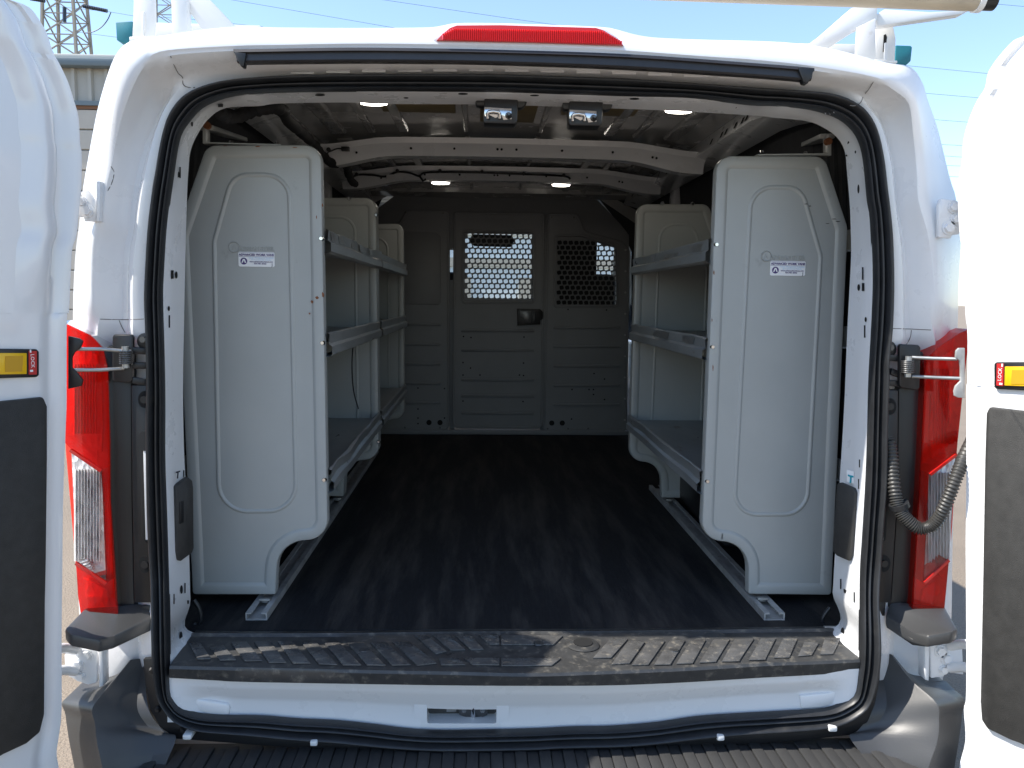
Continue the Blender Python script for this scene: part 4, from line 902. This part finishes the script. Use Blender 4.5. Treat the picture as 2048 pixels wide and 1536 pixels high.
for u, pts in ((uA, [(698, 397), (752, 430), (757, 884)]), (uC, [(1325, 407), (1385, 408)])):
    for x, y in pts: bolt_at(P(x, y, Y=YB-.003), u, (0, -1, 0), .008)
for u, s, z, seg in ((uA, -1, .955, ((.02, .10), (.13, .30), (.34, .42), (.5, .68), (.72, .8))), (uC, 1, .945, ((.05, .2), (.3, .5), (.62, .7))), (uC, 1, .70, ((.1, .24), (.4, .7)))):
    for t0, t1 in seg:
        y0, y1 = YA+.01+t0*1.0, YA+.01+t1*1.0
        G().prism([(s*.4705, y0, z-.006), (s*.4705, y0+.02, z-.026), (s*.4705, y1, z-.022), (s*.4705, y1-.015, z-.008)], (s*.001, 0, 0)).build('bare_metal_wear', METAL, u)
# a loose strap on the left mid shelf
o = G().tube(pxpath([(707,682,1.2),(704,730,1.2),(707,780,1.2),(717,818,1.2)]), .0025, 6).build('hanging_strap', BLACK, None, smooth=60); tag(o, 'thin black strap hanging below the middle left shelf', 'strap')
# stickers and embossing
def sticker(par, px, py, tilt=0):
    y = YA+.0028; a = P(px[0], py[0], Y=y); b = P(px[1], py[1], Y=y); cx, cz = (a.x+b.x)/2, (a.z+b.z)/2; W_, H_ = abs(b.x-a.x), abs(a.z-b.z)
    st = G().prism(xz(rloop([(a.x, b.z, .004), (b.x, b.z, .004), (b.x, a.z, .004), (a.x, a.z, .004)]), y), (0, .0008, 0)).build('sticker', WHITEP, par)
    st['label'] = 'white rectangular dealer sticker with purple lettering'
    y2 = y-.0006
    text('sticker_lettering', 'ADVANCED WORK VANS', W_*.083, (cx, y2, cz+H_*.24), PURP, st, bold=.0003, sx=1.0)
    G().box((a.x+.001, y2, cz+H_*.17), (b.x-.001, y2+.0003, cz+H_*.19)).box((a.x+.002, y2, cz+H_*.44), (b.x-.002, y2+.0003, cz+H_*.455)).build('sticker_rule', PURP, st)
    text('sticker_lettering', 'Cargo Management Solutions', W_*.058, (cx+W_*.13, y2, cz+H_*.06), BLUEP, st)
    text('sticker_lettering', 'for Commercial Vehicles', W_*.055, (cx+W_*.13, y2, cz-H_*.07), BLUEP, st)
    text('sticker_lettering', 'www.advancedworkvans.com', W_*.054, (cx+W_*.13, y2, cz-H_*.2), PURP, st, bold=.0001)
    text('sticker_lettering', '954-981-8302', W_*.06, (cx+W_*.10, y2, cz-H_*.34), PURP, st, bold=.0001)
    text('sticker_lettering', 'J', W_*.12, (cx+W_*.43, y2, cz-H_*.45), NAVY, st)
    G().prism([Vector((cx-W_*.35+math.cos(t)*W_*.095, y2, cz-H_*.13+math.sin(t)*W_*.095)) for t in [2*math.pi*k/28 for k in range(28)]], (0, .0003, 0)).build('sticker_logo', PURP, st)
    k = W_*.07; c = Vector((cx-W_*.35, y2-.0003, cz-H_*.13))
    G().prism([c+Vector((x*k, 0, z*k)) for x, z in ((-.95,-.65),(-.35,.85),(.35,.85),(.95,-.65),(.4,-.65),(0,.45),(-.4,-.65))], (0, .0002, 0)).build('sticker_logo_mark', WHITEP, st)
    # embossed maker's name above it
    text('embossed_name', 'ADRIAN STEEL', W_*.165, (cx+W_*.0, YA+.0042, a.z+W_*.035), GREYSH, par, th=.0014, bold=.0002, sx=.92)
    R1 = [Vector((cx-W_*.62+math.cos(t)*.0125, YA+.004, a.z+.011+math.sin(t)*.0125)) for t in [2*math.pi*k/24 for k in range(25)]]
    G().tube(R1, .0011, 6, cap=False).build('embossed_ring', GREYSH, par, smooth=60)
    text('embossed_initial', 'A', .017, (cx-W_*.62, YA+.0042, a.z+.005), GREYSH, par, th=.0007)
sticker(pA, (476.5, 549.5), (503.5, 534)); sticker(pC, (1541, 1610), (521.5, 552))
# rust and scuffs on the panels
def scuff(par, pts, m_, Y=YA-.0004):
    for x, y, w_, h_ in pts:
        random.seed(int(x*7+y)); L = [P(x+w_*math.cos(t)*random.uniform(.5, 1.1), y+h_*math.sin(t)*random.uniform(.5, 1.1), Y=Y) for t in [2*math.pi*k/9 for k in range(9)]]
        G().prism(L, (0, .0004, 0)).build('scuff', m_, par)
scuff(pA, [(624,604,3,4),(634,596,4,4),(646,590,2.5,8),(619,627,2,3),(633,435,1.2,4),(645,410,1.2,4),(515,293,6,1.2),(450,292,5,1),(590,295,6,1.2)], RUST)
scuff(pC, [(1428,545,1.5,6),(1426,735,1.2,8),(1424,640,1,5)], RUST)
scuff(pC, [(1612,408,6,1),(1620,412,4,1),(1668,438,7,1),(1676,443,6,1.2),(1655,447,5,.8)], BLACK)

# ================================================================== partition
YP = 2.95
pt = thing('partition', 'shade-darkened grey steel partition between load area and cab, with a perforated door window', 'partition', (0, YP, 0))
pp_ = lambda pts, Y, th, nm, par, m_=PART, bev=.002: pxp(nm, pts, Y, th, m_, par, bev=bev)
pp_([(640,480),(740,425),(756,416),(805,379),(1188,393),(1240,447),(1258,470),(1258,500),(1240,486),(1200,474),(1164,467),(1100,461),(900,456),(640,560)], YP+.024, .004, 'top_panel', pt)
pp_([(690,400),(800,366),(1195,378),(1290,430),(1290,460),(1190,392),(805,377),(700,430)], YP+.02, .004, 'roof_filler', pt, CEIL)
def rl3(pts, Y): return [(P(x, y, Y=Y).x, P(x, y, Y=Y).z, r) for x, y, r in pts]
def panel(name, outer, window=None):
    o = rl3(outer, YP)
    def L(d, y): return xz(rloop(o, d, 5), YP+y)
    g = G()
    rg = [L(0, .022), L(0, .004), L(.004, 0), L(.012, 0), L(.015, .003)]
    g.loft(rg)
    if not window:
        last = rg[-1]; g.add(last, [tuple(range(len(last)))]); return g.build(name, PART, pt, smooth=40)
    # fill between panel rim and window rim by triangulation
    w3 = rl3(window, YP); wl = [xz(rloop(w3, d, 5), YP+y) for d, y in ((-.006, .003), (-.002, -.001), (.006, -.001), (.010, .012), (.014, .012))]
    g.loft(wl)
    bm = bmesh.new()
    for loop in (rg[-1], wl[0]):
        vs = [bm.verts.new(v) for v in loop]
        for i in range(len(vs)): bm.edges.new((vs[i], vs[(i+1) % len(vs)]))
    bmesh.ops.triangle_fill(bm, edges=bm.edges[:], use_beauty=True, use_dissolve=False)
    bm.verts.index_update(); g.add([v.co.copy() for v in bm.verts], [[v.index for v in f.verts] for f in bm.faces]); bm.free()
    return g.build(name, PART, pt, smooth=40)
pxp('cab_dark_cover', [(1187,384),(1310,380),(1310,640),(1263,640),(1263,503),(1240,450)], YP+.034, .004, FOAM, pt, bev=.001)  # dark plates added to hide the brightly lit cab pillar
pxp('cab_dark_cover', [(640,380),(770,384),(756,416),(700,470),(640,490)], YP+.034, .004, FOAM, pt, bev=.001)
left = panel('left_panel', [(690,446,.02),(797,447,.03),(812,419,.04),(900,420,.03),(899,860,.03),(690,862,.02)])
door = panel('partition_door', [(907,423,.02),(1090,425,.02),(1086,858,.04),(904,857,.04)], [(925.5,461,.02),(1069,462.5,.02),(1068,606,.02),(924.5,606,.02)])
right = panel('right_panel', [(1094,426,.02),(1157,426,.04),(1170,462,.05),(1245,482,.06),(1260,500,.04),(1254,864,.03),(1085,864,.03)], [(1110,470,.02),(1162,470,.05),(1235,492,.03),(1239,614,.02),(1108,614,.02)])
def mesh_sheet(par, bx0, by0, bx1, by1, inside, name):
    """perforated sheet: staggered rows of round holes"""
    g = G(); pw, ph = .0322, .0286; r = .0138
    a = P(bx0, by0, Y=YP+.012); b = P(bx1, by1, Y=YP+.012); nc = int(round((b.x-a.x)/pw))+1; nr_ = int(round((a.z-b.z)/ph))
    for j in range(-1, nr_+1):
        z1 = a.z-j*ph; z0 = z1-ph; off = pw/2 if j % 2 else 0
        for i in range(-1, nc+1):
            x0 = a.x+i*pw-off; x1 = x0+pw; cx, cz = (x0+x1)/2, (z0+z1)/2; d = Vector((cx, YP, cz))-CAM; zz = d.dot(FW); px = 1024+FPX*d.dot(RT)/zz; py = 768-FPX*d.dot(UP)/zz
            C4 = [Vector((x0, YP+.013, z0)), Vector((x1, YP+.013, z0)), Vector((x1, YP+.013, z1)), Vector((x0, YP+.013, z1))]
            ok = inside(px, py)
            if ok == 2: continue
            if ok == 0: g.add(C4, [(0, 1, 2, 3)]); continue
            n = 16; cir = [Vector((cx+r*math.cos(math.pi/4*5+2*math.pi*k/n), YP+.013, cz+r*math.sin(math.pi/4*5+2*math.pi*k/n))) for k in range(n)]
            F = []
            for c in range(4):
                for k in range(4): F.append((c, 4+c*4+k, 4+(c*4+k+1) % n))
                F.append((c, 4+(c*4+4) % n, (c+1) % 4))
            g.add(C4+cir, F)
            cir2 = [p+Vector((0, .0025, 0)) for p in cir]; g.add(cir+cir2, [(k, (k+1) % n, (k+1) % n+n, k+n) for k in range(n)])
    return g.build(name, PART, par)
mesh_sheet(door, 934, 466, 1062, 598, lambda x, y: 1 if 933 < x < 1064 and 467 < y < 599 else (0 if 925 < x < 1070 and 461 < y < 607 else 2), 'perforated_sheet')
def inR(x, y):
    top_ = 478 if x < 1178 else 478+(x-1178)*.36
    if 1114 < x < 1236 and top_ < y < 608: return 1
    return 0 if (1107 < x < 1241 and y < 616 and y > 468 and (y > 470+(max(0, x-1162))*.30)) else 2
mesh_sheet(right, 1114, 480, 1236, 608, inR, 'perforated_sheet')
def rib(par, x0, x1, y): pxp('pressed_rib', [(x0, y-2.6), (x1, y-2.6), (x1+2, y), (x1, y+2.6), (x0, y+2.6), (x0-2, y)], YP-.006, .012, PART, par, bev=.003)
for y in (661.5, 700.5, 760, 792, 826.5): rib(door, 924, 1067, y)
for y in (649, 689, 728, 767, 806): rib(left, 790, 880, y)
for y in (655, 693, 732, 771, 809.5): rib(right, 1108, 1240, y)
pxp('blank_plate', [(790,462),(870,465),(881,472),(882,604),(876,610),(790,608)], YP-.0005, .006, PART, left, bev=.003)
for par, x, y in ((left, 858, 845), (left, 880, 845), (right, 1103.5, 846), (right, 1124.5, 846)):
    G().cyl(P(x, y, Y=YP+.0035), (0, -1, 0), .0155, .002, 18).build('wiring_hole', HOLE_SHADE, par)
for par, L in ((door, [(927,673),(942,675),(1048,674),(979,700.5),(1013,701),(926,725),(1047,726),(941,736),(926,750),(960,750),(1039,750),(1047,751),(978,761),(1056,761),(926,802),(1046,803)]), (left, [(848,650),(852,584),(852,547),(836,776),(889,777),(836,818),(836,836),(889,836),(836,847)]),
               (right, [(1136,619),(1213,620),(1135,655),(1160,655),(1187,655),(1207,655),(1188,747),(1209,758),(1187,779),(1187,789),(1209,799),(1144,779),(1178,779),(1131,810),(1157,810),(1183,810),(1208,810),(1143,838)])):
    for x, y in L: G().cyl(P(x, y, Y=YP+.003), (0, -1, 0), .0048, .0022, 8).build('screw_hole', HOLE_SHADE, par)
for x, y in ((811,425),(886,426),(1103,434),(1148,435),(810,855),(880,855),(1095,857),(1136,857),(1176,857)): G().cyl(P(x, y, Y=YP-.0), (0, -1, 0), .006, .004, 8).build('panel_screw', DSTEEL, pt, smooth=30)
for k in range(9): G().cyl(P(1251-k*.2, 500+k*42.5, Y=YP-.002), (0, -1, 0), .006, .004, 8).build('panel_screw', METAL, pt, smooth=30)
lt = pxp('door_latch', [(1034,617),(1080,618),(1086,624),(1086,638),(1081,640),(1081,649),(1035,651)], YP-.014, .02, BLACK, door, bev=.003)
pxp('latch_bezel', [(1040,622),(1062,622),(1062,645),(1050,645),(1047,636),(1040,632)], YP-.017, .004, DSTEEL, lt, bev=.001)
pxp('latch_lever', [(1066,623),(1072,623),(1072,646),(1065,646)], YP-.022, .01, BLACK, lt, bev=.002)
text('embossed_name', 'ADRIAN STEEL', .03, (P(997, 448, Y=YP).x, YP+.0025, P(997, 446, Y=YP).z), PART, door, th=.001)
pxp('gap_light_stop', [(899,560),(909,560),(909,862),(899,862)], YP+.03, .004, PART, pt, bev=.001); pxp('gap_light_stop', [(899,440),(909,440),(909,500),(899,500)], YP+.03, .004, PART, pt, bev=.001); pxp('gap_light_stop', [(1083,440),(1096,440),(1092,862),(1080,862)], YP+.03, .004, PART, pt, bev=.001)  # backing strips added to block cab light leaking between the panels
pxp('door_edge_strip', [(1090.5,440),(1093.5,440),(1088,850),(1085.5,850)], YP-.004, .012, PART, pt, bev=.001)
pxp('base_strip', [(690,858),(1300,863),(1300,871),(690,868)], YP-.01, .03, PART, pt, bev=.001)

# ================================================================== roof rack and tube
rk = thing('roof_rack', 'white steel ladder rack bolted across the van roof', 'roof rack', (0, .4, 1.38))
Yr = .22
pxp('cross_bar', [(1590,86),(1750,88),(1750,118),(1590,106)], Yr+.06, .04, RACKW, rk, bev=.003)
g = pxp('cross_bar', [(285,44),(520,50),(520,66),(285,78)], Yr+.06, .04, RACKW, rk, bev=.003)
def rack(L, Y, th, nm='brace'): return pxp(nm, L, Y, th, RACKW, rk, bev=.002)
rack([(268,-30),(296,-30),(311,0),(312,52),(311,75),(264,76),(266,35)], Yr-.02, .006, 'end_plate')
rack([(283,24),(288,22),(290,40),(288,72),(283,72)], Yr-.024, .008, 'plate_slot_frame')
rack([(341,-30),(350,-30),(374,0),(374,82),(344,82),(343,30)], Yr-.05, .03, 'upright')
rack([(345,-30),(392,-30),(480,62),(450,66),(406,61),(372,15),(372,0)], Yr-.03, .006, 'gusset')
rack([(258,73),(300,72),(300,82),(258,82)], Yr-.04, .05, 'foot')
rack([(1638,103),(1612,92),(1640,72),(1705,15),(1755,10),(1755,40),(1712,60),(1652,98)], Yr-.05, .03, 'gusset')
rack([(1714,55),(1752,36),(1752,118),(1711,112)], Yr-.06, .006, 'upright')
rack([(1645,104),(1690,106),(1686,110),(1646,106)], Yr-.06, .05, 'foot')
rack([(1752,30),(1770,18),(1862,24),(1940,20),(1925,28),(1755,52)], Yr-.04, .03, 'arm')
rack([(1753,52),(1786,47),(1792,78),(1790,122),(1750,119)], Yr+.0, .006, 'end_plate')
G().bar(P(1772, 86, Y=Yr-.012), P(1771, 120, Y=Yr-.012), .006, .006, (0, 1, 0)).build('bolt_rod', RACKW, rk)
pxp('slot', [(1768,70),(1772,68),(1774,74),(1773,86),(1769,104),(1766,104)], Yr-.0015, .002, HOLE_SHADE, rk, bev=0)
rack([(1757,121),(1795,121),(1795,126),(1757,123)], Yr-.04, .06, 'foot')
for L in ([(231,44),(264,42),(266,45),(266,86),(252,88),(233,80)], [(1792,90),(1822,91),(1825,94),(1822,122),(1813,130),(1791,126)]):
    pxp('end_cap', L, Yr+.05, .05, TEAL, rk, bev=.005)
for x in (1597,): G().cyl(P(x, 96, Y=Yr-.3+.06), (0, -1, 0), .005, .003, 8).build('roof_bolt', RUST, rk)

a = P(1050, -34, Y=-.02); b = P(1950, -2, Y=-.02)
tb = thing('carrier_tube', 'weathered tan plastic carrier tube with black end cap, lying across the roof rack', 'tube', (a+b)/2)
r0 = abs(P(1939, 20, Y=-.02).z-P(1939, 3, Y=-.02).z)
G().tube([a, b], .024, 24).build('tube', PVC, tb, smooth=40)
G().tube([b-(b-a).normalized()*.0, b+(b-a).normalized()*.012], .027, 24).build('tube_collar', RACKW, tb, smooth=40)
G().tube([b+(b-a).normalized()*.012, b+(b-a).normalized()*.04], .022, 24).build('end_cap', BLACK, tb, smooth=40)

# ================================================================== background
bd = thing('metal_building', 'beige metal-sided building with grey gutter behind the left side of the van', 'building', (-8, 15, GZ))
YBd = 14.0
def zb(px, py): return P(px, py, Y=YBd).z
zc0, zg0, zg1, zw1, zl1 = zb(180, 111), zb(180, 122), zb(180, 138), zb(180, 208), zb(180, 219)
G().box((-26, YBd-.1, zg0), (-5.8, YBd+12, zc0)).build('roof_edge', CAPW, bd, bev=.02)
G().box((-26, YBd-.22, zg1), (-5.8, YBd-.0, zg0)).build('gutter', GUTT, bd, bev=.03)
k = 0; x = -14.0
G().box((-26, YBd+.02, GZ), (-5.85, YBd+11.8, zg0-.02)).build('wall', CORR, bd)
while x < -5.9:
    G().prism([(x, YBd+.03, zw1), (x+.03, YBd-.04, zw1), (x+.09, YBd-.04, zw1), (x+.12, YBd+.03, zw1)], (0, 0, zg1-zw1)).build('siding_rib', CORR, bd); x += .3
G().box((-26, YBd-.08, zw1-.04), (-5.85, YBd+.02, zw1+.04)).build('siding_flashing', GUTT, bd)
G().box((-26, YBd-.04, zl1), (-5.85, YBd+.02, zw1-.04)).build('lintel', BRICK, bd)
z = zl1
while z > GZ:
    G().prism([(-11, YBd+.0, z), (-11, YBd-.03, z-.02), (-11, YBd-.03, z-.35), (-11, YBd-.01, z-.36)], (5.1, 0, 0)).build('shutter_slat', SHUT, bd); z -= .37
pb = thing('pale_warehouse', 'pale blue-white metal warehouse seen through the windscreen and partition mesh', 'building', (2, 26, GZ))
G().box((-5, 22, GZ), (14, 34, 2.6)).build('wall', PALEW, pb)
G().box((-5, 21.93, 1.7), (14, 22, 1.95)).build('wall_stripe', SHUT, pb)
G().box((-5.1, 21.9, 2.6), (14.1, 34.1, 2.75)).build('roof', CAPW, pb)
for x in (-3, 1, 5, 9): G().box((x, 21.95, GZ), (x+2.6, 22, 1.4)).build('roller_door', SHUT, pb)

def pylon(cx, cy, zt_, zbm, wt, wb, label, name='lattice_pylon', s=1.0, step=1.1):
    t = thing(name, label, 'pylon', (cx, cy, zbm), 'electricity pylons')
    H = zt_-zbm
    def wd(z): return (wt+(wb-wt)*max(0, (zt_-z)/H)**1.3)/2
    cor = [(-1, -1), (1, -1), (1, 1), (-1, 1)]
    for a, b in cor: G().tube([(cx+a*wd(z), cy+b*wd(z), z) for z in [zbm+H*k/6 for k in range(7)]], .13*s, 5).build('leg', LATT, t)
    z = zt_; g = G()
    while z > zbm+step:
        w1, w2 = wd(z), wd(z-step)
        for (a, b), (c, d) in zip(cor, cor[1:]+cor[:1]):
            g.bar((cx+a*w1, cy+b*w1, z), (cx+c*w2, cy+d*w2, z-step), .08*s, .08*s); g.bar((cx+c*w1, cy+d*w1, z), (cx+a*w2, cy+b*w2, z-step), .08*s, .08*s); g.bar((cx+a*w1, cy+b*w1, z), (cx+c*w1, cy+d*w1, z), .07*s, .07*s)
        z -= step; 
    o = g.build('lattice_bracing', LATT, t); o['kind'] = 'stuff'
    return t
Yt = 60
a = P(99, -60, Y=Yt); b = P(161, -60, Y=Yt)
c = (P(130, 0, Y=Yt)); py = pylon(c.x, Yt, c.z+6, GZ, 1.75, 4.2, 'steel lattice electricity pylon above the building at the upper left', step=1.45)
def insul(p, q, par, n=14):
    p = Vector(p); q = Vector(q); g = G()
    for k in range(n): m = p.lerp(q, (k+.5)/n); d = (q-p).normalized(); g.tube([m-d*.04, m+d*.04], .13, 8)
    g.tube([p, q], .03, 5).build('insulator_string', INSU, par)
insul(P(166, 12, Y=Yt-2), P(215, 22, Y=Yt-2), py); insul(P(129, 14, Y=Yt-2.5), P(129, 44, Y=Yt-2.5), py, 10); insul(P(60, -3, Y=Yt-2), P(90, 2, Y=Yt-2), py, 8)
G().tube([P(x, y, Y=Yt-2) for x, y in catmull([(222,24),(215,40),(202,55),(185,64),(168,66)], 5, False)], .035, 5).build('jumper_cable', WIRE, py)
p2 = P(330, 20, Y=95); pylon(p2.x, 95, p2.z+8, GZ, 2.5, 8, 'distant lattice pylon glimpsed behind the left side of the roof rack', s=1.1, step=2)
def wire(pts, lab, Y=62, r=.013):
    L = [P(x, y, Y=Y) for x, y in pts]; n = len(L); d = (L[-1]-L[0])
    # carry on past the visible stretch in both directions
    L = [L[0]-d*.6+Vector((0, 0, .0))]+L+[L[-1]+d*.6]
    o = G().tube(L, r, 5).build('power_line', WIRE, None); tag(o, lab, 'power line', 'overhead power lines')
wl = [([(215,23),(262,31),(380,38),(410,42)], 'overhead wire running right from the insulator string on the pylon'), ([(500,6),(640,30),(784,55)], 'faint overhead wire above the left half of the van roof'),
      ([(769,0),(1020,37),(1099,48)], 'overhead wire running down to the red high brake light'), ([(168,66),(230,74)], 'overhead wire leaving the pylon toward the teal end cap'),
      ([(1821,132),(1974,147)], 'overhead wire just under the right teal end cap'), ([(1856,187),(1950,195)], 'faint overhead wire second below the right teal end cap'), ([(1872,239.5),(1931,244)], 'overhead wire level with the right body shoulder'),
      ([(1885,289),(1920,291)], 'overhead wire third from the right upper hinge, beside the white body side'), ([(1891,312),(1920,314)], 'overhead wire above the two lowest ones beside the right door'),
      ([(1895,331),(1920,332)], 'overhead wire second from the bottom beside the right door'), ([(1899,353),(1920,354)], 'lowest overhead wire, just above the right upper hinge'), ([(2003,9),(2048,13)], 'overhead wire right of the carrier tube end in the top corner')]
for pts, lab in wl: wire(pts, lab)
for o in bpy.data.objects:
    if o.type == 'MESH': o.data.validate()
